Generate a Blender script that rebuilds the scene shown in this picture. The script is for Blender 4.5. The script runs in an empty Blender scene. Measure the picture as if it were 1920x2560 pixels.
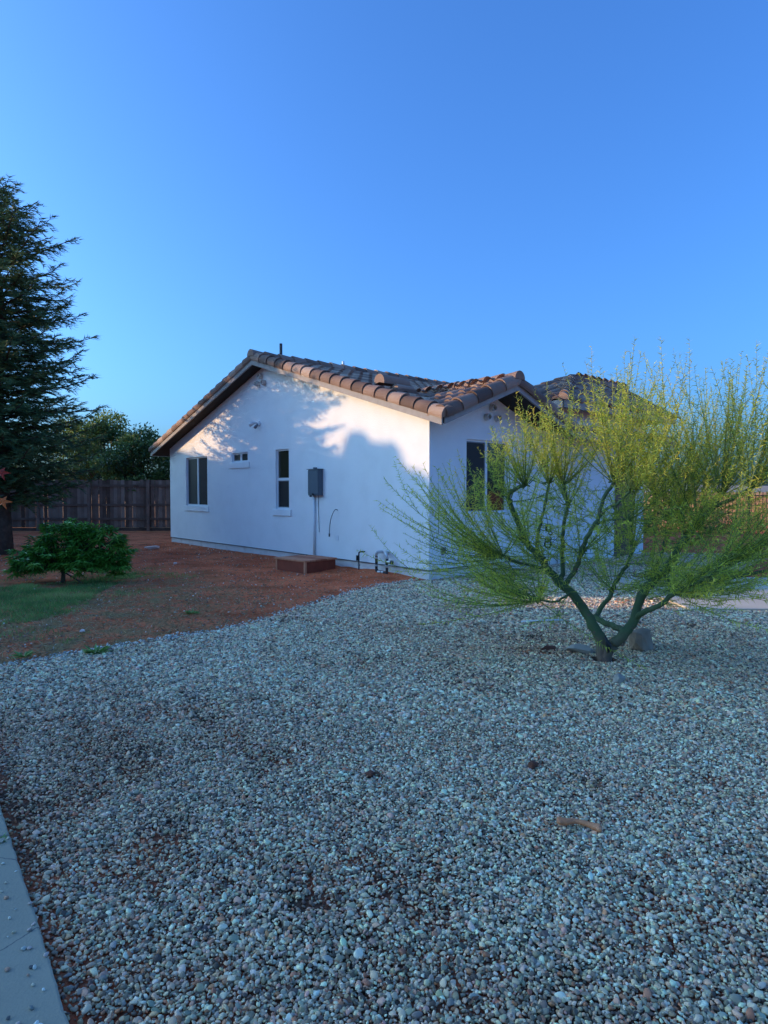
import bpy, math, random
import numpy as np
from mathutils import Vector, Matrix

random.seed(7)
rng = np.random.default_rng(11)
S = bpy.context.scene
COL = S.collection
R = math.radians

# ------------------------------------------------------------------ camera
FPX, PITCH, EYE = 1600.0, R(1.86), 1.55            # focal length in pixels of the 1920 px wide photograph
cam_d = bpy.data.cameras.new('camera')
cam_d.sensor_fit = 'HORIZONTAL'; cam_d.sensor_width = 36.0
cam_d.lens = 36.0 * FPX / 1920.0
cam_d.clip_start = 0.05; cam_d.clip_end = 3000
cam = bpy.data.objects.new('camera', cam_d); COL.objects.link(cam)
cam.location = (0, 0, EYE); cam.rotation_euler = (R(90) - PITCH, 0, 0)
S.camera = cam

# ------------------------------------------------------------------ sky, sun, exposure
SUN_EL = R(13.5)
SUN_VEC = Vector((-0.994 * math.cos(SUN_EL), 0.11 * math.cos(SUN_EL), math.sin(SUN_EL))).normalized()   # towards the sun
W = bpy.data.worlds.new('World'); S.world = W; W.use_nodes = True
nt = W.node_tree; nt.nodes.clear()
o = nt.nodes.new('ShaderNodeOutputWorld'); bg = nt.nodes.new('ShaderNodeBackground')
sky = nt.nodes.new('ShaderNodeTexSky'); sky.sky_type = 'NISHITA'; sky.sun_disc = False
sky.sun_elevation = SUN_EL; sky.sun_rotation = math.atan2(SUN_VEC.x, SUN_VEC.y)
sky.altitude = 50; sky.air_density = 1.0; sky.dust_density = 4.0; sky.ozone_density = 2.2
wb_ = nt.nodes.new('ShaderNodeMix'); wb_.data_type = 'RGBA'; wb_.blend_type = 'MULTIPLY'; wb_.inputs[0].default_value = 1
wb_.clamp_result = False; wb_.inputs[7].default_value = (.325, .705, 1.29, 1)          # cool white balance of the clear evening sky
nt.links.new(sky.outputs[0], wb_.inputs[6]); nt.links.new(wb_.outputs[2], bg.inputs['Color'])
nt.links.new(bg.outputs[0], o.inputs[0]); bg.inputs['Strength'].default_value = 0.14
sun_d = bpy.data.lights.new('sun', 'SUN'); sun_d.energy = 2.05; sun_d.angle = R(0.55); sun_d.color = (1.0, 0.66, 0.36)
sun = bpy.data.objects.new('sun', sun_d); COL.objects.link(sun)
sun.rotation_euler = SUN_VEC.to_track_quat('Z', 'Y').to_euler(); sun.location = (-30, 5, 20)
S.view_settings.view_transform = 'Standard'; S.view_settings.look = 'None'
S.view_settings.gamma = 1; S.view_settings.exposure = 1.27
S.view_settings.use_curve_mapping = False
S.render.resolution_x = 768; S.render.resolution_y = 1024
S.render.engine = 'CYCLES'
S.cycles.max_bounces = 8; S.cycles.transparent_max_bounces = 8

# ------------------------------------------------------------------ frames of reference
TH = R(41.4)                                        # the house is turned by this about z, its near corner at CRN
CRN = Vector((0.77, 10.9, 0))
HU = Vector((math.cos(TH), math.sin(TH), 0)); HB = Vector((-math.sin(TH), math.cos(TH), 0))
def h2w(x, y, z): return CRN + HU * x + HB * y + Vector((0, 0, z))
def w2h(p):
    d = Vector(p) - CRN
    return Vector((d.dot(HU), d.dot(HB), p[2]))
def at(px, py, Y):                                  # a point Y metres ahead seen at photo pixel (px, py)
    a = (px - 960) / FPX; b = -(py - 1280) / FPX
    d = Vector((a, math.cos(PITCH) + b * math.sin(PITCH), -math.sin(PITCH) + b * math.cos(PITCH)))
    return Vector((0, 0, EYE)) + d * (Y / d.y)

# ------------------------------------------------------------------ object helpers
BASE = {}                                           # object name -> local origin of its coordinates
def tag(o, label=None, cat=None, group=None, kind=None):
    if label: o['label'] = label
    if cat: o['category'] = cat
    if group: o['group'] = group
    if kind: o['kind'] = kind
    return o
def thing(name, label, cat, loc, house=False, group=None):
    o = bpy.data.objects.new(name, None); COL.objects.link(o)
    o.empty_display_size = 0.2
    if house:
        o.location = h2w(*loc); o.rotation_euler = (0, 0, TH)
    else:
        o.location = loc
    BASE[o.name] = Vector(loc)
    return tag(o, label, cat, group)

class MB:
    def __init__(s): s.v = []; s.f = []; s.t = []
    def add(s, vs, fs, t=0.5):
        n = len(s.v); s.v += [tuple(v) for v in vs]
        s.f += [tuple(n + i for i in f) for f in fs]; s.t += [t] * len(fs)
    def box(s, a, b, t=0.5):
        x0, y0, z0 = [min(a[i], b[i]) for i in range(3)]; x1, y1, z1 = [max(a[i], b[i]) for i in range(3)]
        s.add([(x0,y0,z0),(x1,y0,z0),(x1,y1,z0),(x0,y1,z0),(x0,y0,z1),(x1,y0,z1),(x1,y1,z1),(x0,y1,z1)],
              [(3,2,1,0),(4,5,6,7),(0,1,5,4),(1,2,6,5),(2,3,7,6),(3,0,4,7)], t)
    def prism(s, ring, d, t=0.5):                   # ring of 3D points extruded by vector d
        n = len(ring); r = [Vector(p) for p in ring]; q = [p + Vector(d) for p in r]
        s.add(r + q, [tuple(range(n))[::-1], tuple(range(n, 2*n))] + [(i, (i+1) % n, n + (i+1) % n, n + i) for i in range(n)], t)
    def tube(s, pts, rad, n=8, t=0.5, caps=True):
        pts = [Vector(p) for p in pts]; k = len(pts)
        if not hasattr(rad, '__len__'): rad = [rad] * k
        d0 = (pts[1] - pts[0]).normalized()
        ref = Vector((0, 0, 1)) if abs(d0.z) < 0.9 else Vector((1, 0, 0))
        a = d0.cross(ref).normalized(); base = len(s.v)
        for i in range(k):
            d = (pts[min(i+1, k-1)] - pts[max(i-1, 0)]).normalized()
            a = (a - d * a.dot(d))
            a = a.normalized() if a.length > 1e-6 else d.orthogonal().normalized()
            b = d.cross(a)
            for j in range(n):
                w = 2 * math.pi * j / n
                s.v.append(tuple(pts[i] + (a * math.cos(w) + b * math.sin(w)) * rad[i]))
        for i in range(k - 1):
            for j in range(n):
                s.f.append((base + i*n + j, base + i*n + (j+1) % n, base + (i+1)*n + (j+1) % n, base + (i+1)*n + j)); s.t.append(t)
        if caps:
            s.f.append(tuple(base + j for j in range(n))[::-1]); s.t.append(t)
            s.f.append(tuple(base + (k-1)*n + j for j in range(n))); s.t.append(t)
    def build(s, name, mat, parent=None, base=None, house=False, smooth=False, **tg):
        return mesh_obj(name, s.v, s.f, s.t, mat, parent, base, house, smooth, **tg)

def mesh_obj(name, v, f, t, mat, parent=None, base=None, house=False, smooth=False, **tg):
    if parent is not None: b = BASE[parent.name]
    else: b = Vector(base) if base is not None else Vector((0, 0, 0))
    v = np.asarray(v, dtype=np.float32) - np.array(b, dtype=np.float32)
    me = bpy.data.meshes.new(name)
    if isinstance(f, np.ndarray):
        m, k = f.shape
        me.vertices.add(len(v)); me.vertices.foreach_set('co', v.ravel())
        me.loops.add(m * k); me.loops.foreach_set('vertex_index', f.ravel().astype(np.int32))
        me.polygons.add(m); me.polygons.foreach_set('loop_start', np.arange(0, m*k, k, dtype=np.int32))
        me.update(calc_edges=True)
    else:
        me.from_pydata([tuple(x) for x in v], [], f); me.update()
    at_ = me.attributes.new('tint', 'FLOAT', 'FACE'); at_.data.foreach_set('value', np.asarray(t, dtype=np.float32))
    if smooth: me.polygons.foreach_set('use_smooth', np.ones(len(me.polygons), dtype=bool))
    me.materials.append(mat)
    ob = bpy.data.objects.new(name, me); COL.objects.link(ob)
    if parent is not None: ob.parent = parent
    elif house: ob.location = h2w(*b); ob.rotation_euler = (0, 0, TH)
    else: ob.location = b
    BASE[ob.name] = b
    tag(ob, tg.get('label'), tg.get('cat'), tg.get('group'), tg.get('kind'))
    return ob

def smooth_path(pts, rad, sub=4):                   # Catmull-Rom through points, radii interpolated
    P = [Vector(p) for p in pts]; out = []; ro = []
    for i in range(len(P) - 1):
        p0 = P[max(i-1, 0)]; p1 = P[i]; p2 = P[i+1]; p3 = P[min(i+2, len(P)-1)]
        for j in range(sub):
            u = j / sub
            out.append(0.5 * ((2*p1) + (p2-p0)*u + (2*p0-5*p1+4*p2-p3)*u*u + (3*p1-p0-3*p2+p3)*u**3))
            ro.append(rad[i] + (rad[i+1] - rad[i]) * u)
    out.append(P[-1]); ro.append(rad[-1])
    return out, ro

# ------------------------------------------------------------------ materials
def mat(name, cols, rough=0.8, noise=3.0, amt=0.25, bump=0.0, bscale=60.0, metal=0.0, trans=0.0, spec=0.5, coords='Object', tintmix=True, detail=6):
    """cols: dark -> light ramp, driven by the per-piece tint and by a noise"""
    m = bpy.data.materials.new(name); m.use_nodes = True; n = m.node_tree.nodes; l = m.node_tree.links
    bs = n['Principled BSDF']; bs.inputs['Roughness'].default_value = rough; bs.inputs['Metallic'].default_value = metal
    bs.inputs['Specular IOR Level'].default_value = spec
    tc = n.new('ShaderNodeTexCoord'); nz = n.new('ShaderNodeTexNoise'); nz.inputs['Scale'].default_value = noise
    nz.inputs['Detail'].default_value = detail
    l.new(tc.outputs[coords], nz.inputs['Vector'])
    at_ = n.new('ShaderNodeAttribute'); at_.attribute_name = 'tint'
    ma = n.new('ShaderNodeMath'); ma.operation = 'MULTIPLY_ADD'
    l.new(nz.outputs[0], ma.inputs[0]); ma.inputs[1].default_value = amt * 2
    sb = n.new('ShaderNodeMath'); sb.operation = 'SUBTRACT'; sb.inputs[1].default_value = amt
    if tintmix: l.new(at_.outputs['Fac'], sb.inputs[0])
    else: sb.inputs[0].default_value = 0.5
    l.new(sb.outputs[0], ma.inputs[2])
    cr = n.new('ShaderNodeValToRGB'); e = cr.color_ramp.elements
    while len(e) < len(cols): e.new(0.5)
    for i, c in enumerate(cols):
        e[i].position = i / max(1, len(cols) - 1); e[i].color = (*c, 1)
    l.new(ma.outputs[0], cr.inputs[0]); l.new(cr.outputs[0], bs.inputs['Base Color'])
    if bump:
        nb = n.new('ShaderNodeTexNoise'); nb.inputs['Scale'].default_value = bscale; nb.inputs['Detail'].default_value = 4
        l.new(tc.outputs[coords], nb.inputs['Vector'])
        bp = n.new('ShaderNodeBump'); bp.inputs['Strength'].default_value = bump; bp.inputs['Distance'].default_value = 0.01
        l.new(nb.outputs[0], bp.inputs['Height']); l.new(bp.outputs[0], bs.inputs['Normal'])
    if trans:
        tr = n.new('ShaderNodeBsdfTranslucent'); mx = n.new('ShaderNodeMixShader'); mx.inputs[0].default_value = trans
        l.new(cr.outputs[0], tr.inputs['Color']); l.new(bs.outputs[0], mx.inputs[1]); l.new(tr.outputs[0], mx.inputs[2])
        l.new(mx.outputs[0], n['Material Output'].inputs[0])
    return m

M = {}
M['stucco'] = mat('white_stucco', [(.76,.755,.74), (.85,.85,.84), (.91,.91,.90)], .9, 2.2, .45, .6, 38, tintmix=False, spec=.2)
M['foundation'] = mat('painted_concrete_footing', [(.50,.36,.28), (.74,.70,.66), (.82,.80,.78)], .9, 3.5, .4, .3, 60, tintmix=False, spec=.2)
M['fascia'] = mat('beige_painted_fascia', [(.22,.19,.17), (.33,.29,.26), (.42,.38,.34)], .75, 9, .4, .15, 50, tintmix=False, spec=.3)
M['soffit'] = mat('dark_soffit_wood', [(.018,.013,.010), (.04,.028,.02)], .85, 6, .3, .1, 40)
M['tile'] = mat('brown_concrete_roof_tile', [(.13,.078,.058), (.24,.148,.108), (.35,.225,.165), (.45,.32,.24)], .8, 2.5, .3, .25, 120, spec=.25)
M['vinyl'] = mat('white_vinyl', [(.72,.73,.74), (.82,.83,.84)], .4, 5, .2)
M['glass'] = mat('dark_window_glass', [(.028,.026,.015), (.05,.047,.03)], .04, 1.5, .3, spec=.55)  # olive reflection of the foliage put into the dark base colour
M['screen'] = mat('insect_screen_over_glass', [(.018,.018,.020), (.035,.033,.032)], .5, 300, .3, spec=.2)
M['plaster_pipe'] = mat('painted_vent_pipe', [(.55,.52,.48), (.72,.70,.66)], .8, 8, .3, spec=.2)
M['dark_strip'] = mat('dark_weep_screed', [(.03,.03,.035), (.06,.06,.065)], .6, 8, .3)
M['panel_grey'] = mat('grey_enamel_box', [(.065,.095,.125), (.095,.13,.165)], .45, 4, .3)
M['black'] = mat('black_coated_metal', [(.012,.012,.014), (.03,.03,.033)], .4, 12, .3)
M['galv'] = mat('galvanised_fitting', [(.45,.46,.48), (.70,.71,.73)], .3, 20, .3, metal=.85)
M['cable'] = mat('grey_cable_sheath', [(.12,.13,.15), (.2,.21,.23)], .5, 12, .3)
M['redwood'] = mat('stained_step_wood', [(.15,.03,.016), (.28,.062,.032), (.40,.12,.06)], .7, 7, .35, .3, 60, spec=.3)
M['redwood_top'] = mat('paler_step_boards', [(.32,.09,.045), (.48,.17,.09), (.60,.27,.15)], .75, 9, .35, .3, 60, spec=.3)  # paler tone for the top boards and corner posts
M['fence_wood'] = mat('weathered_fence_wood', [(.09,.05,.034), (.20,.12,.085), (.34,.23,.17)], .9, 4, .3, .4, 40, spec=.15)
M['bark'] = mat('rough_brown_bark', [(.03,.022,.018), (.09,.065,.05), (.17,.125,.10)], .95, 9, .45, .8, 30, spec=.1)
M['needle'] = mat('dark_conifer_needles', [(.02,.050,.022), (.055,.115,.048), (.11,.18,.065), (.22,.28,.09)], .6, .8, .3, trans=.22, spec=.25)
M['leaf_dark'] = mat('mixed_green_leaves', [(.025,.055,.016), (.07,.13,.032), (.17,.24,.055), (.36,.38,.09)], .55, .6, .3, trans=.35)
M['leaf_yellow'] = mat('pale_yellow_green_leaves', [(.05,.08,.02), (.13,.17,.03), (.26,.26,.06)], .55, .7, .3, trans=.4)
M['shrub_leaf'] = mat('glossy_shrub_leaf', [(.04,.12,.015), (.10,.28,.035), (.20,.42,.06), (.38,.55,.13)], .32, 2, .25, trans=.2, spec=.5)
M['shrub_bark'] = mat('shrub_stem_bark', [(.04,.04,.025), (.10,.09,.06)], .9, 12, .3, .4, 50)
M['palo_bark'] = None
M['palo_twig'] = mat('green_whip_bark', [(.07,.11,.03), (.17,.23,.06), (.34,.36,.09)], .6, 3, .3, spec=.3)
M['palo_leaf'] = mat('yellow_green_leaflets', [(.20,.30,.06), (.42,.52,.08), (.66,.66,.08), (.84,.68,.09)], .55, 1.3, .3, trans=.45, spec=.3)
M['rock'] = mat('brown_grey_fieldstone', [(.17,.095,.06), (.34,.235,.165), (.50,.40,.32)], .9, 4, .45, .7, 25, spec=.2)
M['rock_grey'] = mat('grey_slab_stone', [(.22,.19,.15), (.40,.34,.28), (.52,.46,.39)], .9, 5, .4, .5, 30, spec=.2)
M['rock_red'] = mat('rusty_red_stone', [(.10,.035,.022), (.20,.08,.05)], .9, 14, .4, .5, 60, spec=.2)
M['rock_pale'] = mat('pale_pink_stone', [(.62,.42,.34), (.85,.64,.55)], .85, 14, .4, .4, 60, spec=.2)
M['bone'] = mat('tan_chew_bone', [(.42,.11,.04), (.66,.24,.10), (.78,.36,.2)], .6, 12, .45, .3, 50)
M['pvc'] = mat('white_plastic_rod', [(.7,.7,.7), (.82,.82,.82)], .4, 5, .2)
M['door'] = mat('brown_front_door', [(.10,.055,.035), (.16,.09,.06)], .6, 6, .3)
M['grass'] = mat('lawn_grass_blades', [(.09,.18,.045), (.17,.31,.07), (.28,.42,.11), (.46,.48,.17)], .6, .9, .25, trans=.3)
M['straw'] = mat('dry_straw_blades', [(.20,.11,.045), (.40,.26,.12), (.62,.47,.27)], .8, 1.1, .3, trans=.2)
M['litter'] = mat('fallen_leaf_litter', [(.13,.045,.02), (.28,.13,.07), (.50,.38,.26), (.72,.66,.58)], .8, 5, .1, trans=.1)
M['maple'] = mat('autumn_star_leaf', [(.34,.03,.03), (.60,.11,.03), (.66,.20,.05)], .5, 10, .12, trans=.35)
M['hill_house'] = mat('pale_far_wall', [(.4,.35,.3), (.6,.55,.5)], .9, 3, .3)

def palo_bark_mat():
    m = mat('green_smooth_bark', [(.05,.075,.038), (.095,.14,.065), (.16,.20,.10)], .75, 5, .4, .35, 45, tintmix=False, spec=.2)
    n = m.node_tree.nodes; l = m.node_tree.links; bs = n['Principled BSDF']
    src = bs.inputs['Base Color'].links[0].from_socket
    tc = n.new('ShaderNodeTexCoord'); sp = n.new('ShaderNodeSeparateXYZ'); l.new(tc.outputs['Object'], sp.inputs[0])
    nz = n.new('ShaderNodeTexNoise'); nz.inputs['Scale'].default_value = 7; l.new(tc.outputs['Object'], nz.inputs['Vector'])
    ad = n.new('ShaderNodeMath'); ad.operation = 'MULTIPLY_ADD'; ad.inputs[1].default_value = .25; l.new(nz.outputs[0], ad.inputs[0]); l.new(sp.outputs['Z'], ad.inputs[2])
    mr = n.new('ShaderNodeMapRange'); mr.inputs[1].default_value = .18; mr.inputs[2].default_value = .42; mr.inputs[3].default_value = 1; mr.inputs[4].default_value = 0
    l.new(ad.outputs[0], mr.inputs[0])
    mx = n.new('ShaderNodeMix'); mx.data_type = 'RGBA'; l.new(mr.outputs[0], mx.inputs[0]); l.new(src, mx.inputs[6])
    mx.inputs[7].default_value = (.17, .11, .08, 1)
    n2 = n.new('ShaderNodeTexNoise'); n2.inputs['Scale'].default_value = 16; n2.inputs['Detail'].default_value = 8; l.new(tc.outputs['Object'], n2.inputs['Vector'])
    m2 = n.new('ShaderNodeMapRange'); m2.inputs[1].default_value = .58; m2.inputs[2].default_value = .68; l.new(n2.outputs[0], m2.inputs[0])
    m3 = n.new('ShaderNodeMix'); m3.data_type = 'RGBA'; l.new(m2.outputs[0], m3.inputs[0]); l.new(mx.outputs[2], m3.inputs[6]); m3.inputs[7].default_value = (.15,.12,.085,1)
    l.new(m3.outputs[2], bs.inputs['Base Color'])
    return m
M['palo_bark'] = palo_bark_mat()

# ------------------------------------------------------------------ lattice noise for placing things
_lat = rng.random((64, 64))
def vnoise(x, y, s):
    x = np.asarray(x) * s + 31.7; y = np.asarray(y) * s + 17.3
    xi = np.floor(x).astype(int); yi = np.floor(y).astype(int); fx = x - xi; fy = y - yi
    fx = fx*fx*(3-2*fx); fy = fy*fy*(3-2*fy); g = lambda a, b: _lat[a % 64, b % 64]
    return (g(xi, yi)*(1-fx) + g(xi+1, yi)*fx)*(1-fy) + (g(xi, yi+1)*(1-fx) + g(xi+1, yi+1)*fx)*fy
def fnoise(x, y, s): return (vnoise(x, y, s) + .5*vnoise(x, y, s*2.1) + .25*vnoise(x, y, s*4.3)) / 1.75
def inpoly(x, y, poly):
    x = np.asarray(x); y = np.asarray(y); c = np.zeros(x.shape, bool); n = len(poly); j = n - 1
    for i in range(n):
        xi, yi = poly[i]; xj, yj = poly[j]
        if yi != yj:
            c ^= ((yi > y) != (yj > y)) & (x < (xj - xi) * (y - yi) / (yj - yi) + xi)
        j = i
    return c
def xy(v): return (v.x, v.y)

GRAVEL = [(.35,.2), (-.92,1.81), (-1.88,3.08), (-3.30,4.96), (-3.60,5.30), (-3.16,5.72), (-2.94,5.98), (-2.61,6.28), (-2.25,6.62),
          (-1.91,6.9), (-1.49,7.43), (-1.06,8.45), (-.59,9.43), (0,10.5), (.62,10.95), xy(h2w(.05,-.03,0)), xy(h2w(3.7,-.03,0)),
          xy(h2w(7.7,-.1,0)), (9.5,15.5), (6.3,11.7), (4.0,11.5), (3.93,8.2), (13,8.2), (13,.2)]
GRASS = [(-6.4,9.3), (-6.0,10.6), (-5.3,10.9), (-4.76,12.1), (-4.3,11.9), (-4.5,11.2), (-4.32,9.43), (-3.96,8.5), (-4.06,7.78), (-4.35,7.0), (-5.2,6.6), (-8,7.5), (-8,9)]
def ground_h(x, y):
    x = np.asarray(x, float); y = np.asarray(y, float)
    near = np.clip(1 - np.hypot(x, y - 8) / 30, 0, 1)
    h = .05 * (fnoise(x, y, .8) - .5) * near + .02 * (fnoise(x+9, y, 4) - .5) * near
    w = [w2h((a, b, 0)) for a, b in ()]
    hx = (x - CRN.x) * HU.x + (y - CRN.y) * HU.y; hy = (x - CRN.x) * HB.x + (y - CRN.y) * HB.y
    along = np.clip((hy + .3) / 1.2, 0, 1) * np.clip((11.5 - hy) / .8, 0, 1)
    h = h + (.05 + .06 * np.clip(1 - abs(hy - 1.5) / 1.6, 0, 1) * fnoise(x, y, 3)) * np.exp(-(np.clip(-hx, 0, 9) / .55) ** 2) * along * (hx > -3)
    h = h + np.clip((x - 8.2) * .11, 0, 1.25) * np.clip((y - 24) / 3, 0, 1) * np.clip((75 - y) / 25, 0, 1) * np.clip((70 - x) / 30, 0, 1)
    g = inpoly(x, y, GRAVEL)
    return np.where(g, h * .3, h)

# ------------------------------------------------------------------ ground sheet, reaching the horizon
def make_ground():
    def axis(a, b, st, far):
        c = list(np.arange(a, b + 1e-6, st)); s = st
        x = b
        while x < far: s *= 1.35; x += s; c.append(x)
        s = st; x = a; pre = []
        while x > -far: s *= 1.35; x -= s; pre.append(x)
        return np.array(pre[::-1] + c)
    xs = axis(-9, 6, .11, 1500); ys = axis(0, 20, .11, 1500)
    X, Y = np.meshgrid(xs, ys); Z = ground_h(X, Y)
    v = np.stack([X, Y, Z], -1).reshape(-1, 3); nx, ny = len(xs), len(ys)
    i = (np.arange(ny-1)[:, None] * nx + np.arange(nx-1)[None]).ravel()
    f = np.stack([i, i+1, i+nx+1, i+nx], -1)
    m = bpy.data.materials.new('red_brown_soil'); m.use_nodes = True; n = m.node_tree.nodes; l = m.node_tree.links
    bs = n['Principled BSDF']; bs.inputs['Roughness'].default_value = .95; bs.inputs['Specular IOR Level'].default_value = .03
    tc = n.new('ShaderNodeTexCoord')
    def noise(s, d=6):
        q = n.new('ShaderNodeTexNoise'); q.inputs['Scale'].default_value = s; q.inputs['Detail'].default_value = d; l.new(tc.outputs['Object'], q.inputs['Vector']); return q
    def ramp(src, a, b, pa, pb):
        q = n.new('ShaderNodeValToRGB'); q.color_ramp.elements[0].position = pa; q.color_ramp.elements[1].position = pb
        q.color_ramp.elements[0].color = (*a, 1); q.color_ramp.elements[1].color = (*b, 1); l.new(src, q.inputs[0]); return q
    def mix(fac, a, b):
        q = n.new('ShaderNodeMix'); q.data_type = 'RGBA'; l.new(fac, q.inputs[0])
        for s_, idx in ((a, 6), (b, 7)):
            if isinstance(s_, tuple): q.inputs[idx].default_value = (*s_, 1)
            else: l.new(s_, q.inputs[idx])
        return q.outputs[2]
    c1 = ramp(noise(.9).outputs[0], (.54,.095,.038), (.80,.205,.088), .32, .68)
    c2 = mix(ramp(noise(26, 8).outputs[0], (0,0,0), (1,1,1), .52, .72).outputs[0], c1.outputs[0], (.68,.33,.18))
    c2 = mix(ramp(noise(60, 3).outputs[0], (0,0,0), (1,1,1), .60, .66).outputs[0], c2, (.16,.06,.03))
    c2 = mix(ramp(noise(2.2, 10).outputs[0], (0,0,0), (.75,.75,.75), .50, .66).outputs[0], c2, (.34,.085,.035))
    # dry thatch toward the lawn: a worn patch of its own shape
    a1 = n.new('ShaderNodeAttribute'); a1.attribute_name = 'thatch'
    ms = n.new('ShaderNodeMath'); ms.operation = 'MULTIPLY'; l.new(a1.outputs['Fac'], ms.inputs[0]); l.new(ramp(noise(3.2, 8).outputs[0], (0,0,0), (1,1,1), .38, .62).outputs[0], ms.inputs[1])
    c3 = mix(ms.outputs[0], c2, (.30,.19,.085))
    sp = n.new('ShaderNodeSeparateXYZ'); l.new(tc.outputs['Object'], sp.inputs[0])
    mr = n.new('ShaderNodeMapRange'); mr.inputs[1].default_value = 24; mr.inputs[2].default_value = 27; l.new(sp.outputs['Y'], mr.inputs[0])
    far = ramp(noise(.05, 8).outputs[0], (.60,.22,.07), (.74,.36,.15), .35, .65)
    c4 = mix(mr.outputs[0], c3, far.outputs[0])
    a2 = n.new('ShaderNodeAttribute'); a2.attribute_name = 'under_gravel'  # ground set darker, in uneven patches, where it lies below the gravel
    m3 = n.new('ShaderNodeMath'); m3.operation = 'MULTIPLY'; l.new(a2.outputs['Fac'], m3.inputs[0]); l.new(ramp(noise(1.4, 4).outputs[0], (1,1,1), (.25,.25,.25), .42, .62).outputs[0], m3.inputs[1])
    c5 = mix(m3.outputs[0], c4, (.10,.065,.045))
    l.new(c5, bs.inputs['Base Color'])
    bp = n.new('ShaderNodeBump'); bp.inputs['Strength'].default_value = 1; bp.inputs['Distance'].default_value = .04
    l.new(noise(18, 12).outputs[0], bp.inputs['Height']); l.new(bp.outputs[0], bs.inputs['Normal'])
    ob = mesh_obj('ground', v, f, np.full(len(f), .5), m, smooth=True, kind='structure')
    th = np.clip(1.15 - np.hypot((X + 4.6) / 2.6, (Y - 8.6) / 4.2), 0, 1).ravel() * 1.6
    th += np.clip(.6 - abs((Y - 7.0) - (X + 2) * .9) / 2.2, 0, 1).ravel() * (X.ravel() < -.5)
    gq = inpoly(X.ravel(), Y.ravel(), GRAVEL).astype(np.float32); a = ob.data.attributes.new('under_gravel', 'FLOAT', 'POINT'); a.data.foreach_set('value', gq)
    a = ob.data.attributes.new('thatch', 'FLOAT', 'POINT'); a.data.foreach_set('value', np.clip(th, 0, 1).astype(np.float32))
make_ground()

# ------------------------------------------------------------------ concrete: walkway at the lower left, driveway at the right
def concrete_mat(name, cols, crack=True):
    m = mat(name, cols, .85, 1.6, .5, .25, 90, tintmix=False, spec=.25, detail=10)
    if crack:
        n = m.node_tree.nodes; l = m.node_tree.links; bs = n['Principled BSDF']; src = bs.inputs['Base Color'].links[0].from_socket
        tc = n.new('ShaderNodeTexCoord'); nz = n.new('ShaderNodeTexNoise'); nz.inputs['Scale'].default_value = 3; nz.inputs['Detail'].default_value = 8
        l.new(tc.outputs['Object'], nz.inputs['Vector'])
        mx = n.new('ShaderNodeMix'); mx.data_type = 'RGBA'; mx.inputs[0].default_value = .22; l.new(tc.outputs['Object'], mx.inputs[6]); l.new(nz.outputs[1], mx.inputs[7])
        vo = n.new('ShaderNodeTexVoronoi'); vo.feature = 'DISTANCE_TO_EDGE'; vo.inputs['Scale'].default_value = .8; l.new(mx.outputs[2], vo.inputs['Vector'])
        mr = n.new('ShaderNodeMapRange'); mr.inputs[1].default_value = .0005; mr.inputs[2].default_value = .003; l.new(vo.outputs['Distance'], mr.inputs[0])
        m2 = n.new('ShaderNodeMix'); m2.data_type = 'RGBA'; l.new(mr.outputs[0], m2.inputs[0]); m2.inputs[6].default_value = (.13,.12,.11,1); l.new(src, m2.inputs[7])
        l.new(m2.outputs[2], bs.inputs['Base Color'])
    return m
E0 = Vector((-.92, 1.81, 0)); ED = (Vector((-1.88, 3.08, 0)) - E0).normalized(); EN = Vector((-ED.y, ED.x, 0))   # EN points to the left
if EN.x > 0: EN = -EN
kb = MB()
def slab(a0, a1, w, z, h):
    ne = int((a1-a0)/.025)
    ring = [E0 + ED*(a0 + (a1-a0)*k/ne) + EN*(random.uniform(0,.004) + .010*max(0, float(vnoise(a0*9+k*.31, 2.2, 1))-.62)*3) + Vector((0,0,z)) for k in range(ne+1)]
    ring += [E0 + ED*a1 + EN*w + Vector((0,0,z)), E0 + ED*a0 + EN*w + Vector((0,0,z))]
    kb.prism(ring, (0, 0, h))
slab(-1.5, 1.19, 1.25, -.06, .105); slab(1.205, 3.4, 1.25, -.06, .103)
walk = kb.build('walkway', concrete_mat('old_grey_concrete', [(.27,.22,.15), (.37,.31,.22), (.45,.39,.29)]), kind='structure')
bv = walk.modifiers.new('edge', 'BEVEL'); bv.width = .008; bv.segments = 2
db = MB()
for x0, x1, y0, y1 in ((3.95, 8.0, 8.18, 11.2), (8.012, 12.5, 8.18, 11.2), (12.512, 17, 8.18, 11.2)):
    db.prism([(x0,y0,-.05), (x1,y0,-.05), (x1,y1,-.05), (x0,y1,-.05)], (0,0,.09))
drv = db.build('driveway', concrete_mat('pale_driveway_concrete', [(.50,.40,.28), (.62,.52,.38), (.70,.60,.46)], False), kind='structure')

# ------------------------------------------------------------------ house
WY = 10.73                                          # length of the side wall
YR = 5.35; ZR = 4.45; MS = .307                     # ridge line, underside of rake, slope
ZW = 3.36; XW = 1.59; MW = .385                     # small front gable
XE = 7.55                                           # right end of the body
OV = .60; OG = .30; TK = .12
def zf(y): return ZR - MS * abs(y - YR)
def zw(x): return ZW - MW * abs(x - XW)
house = thing('white_stucco_house', 'white stucco house with brown barrel tile roof and dappled shadow on its side wall', 'house', (0, 0, 0), house=True)

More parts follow.
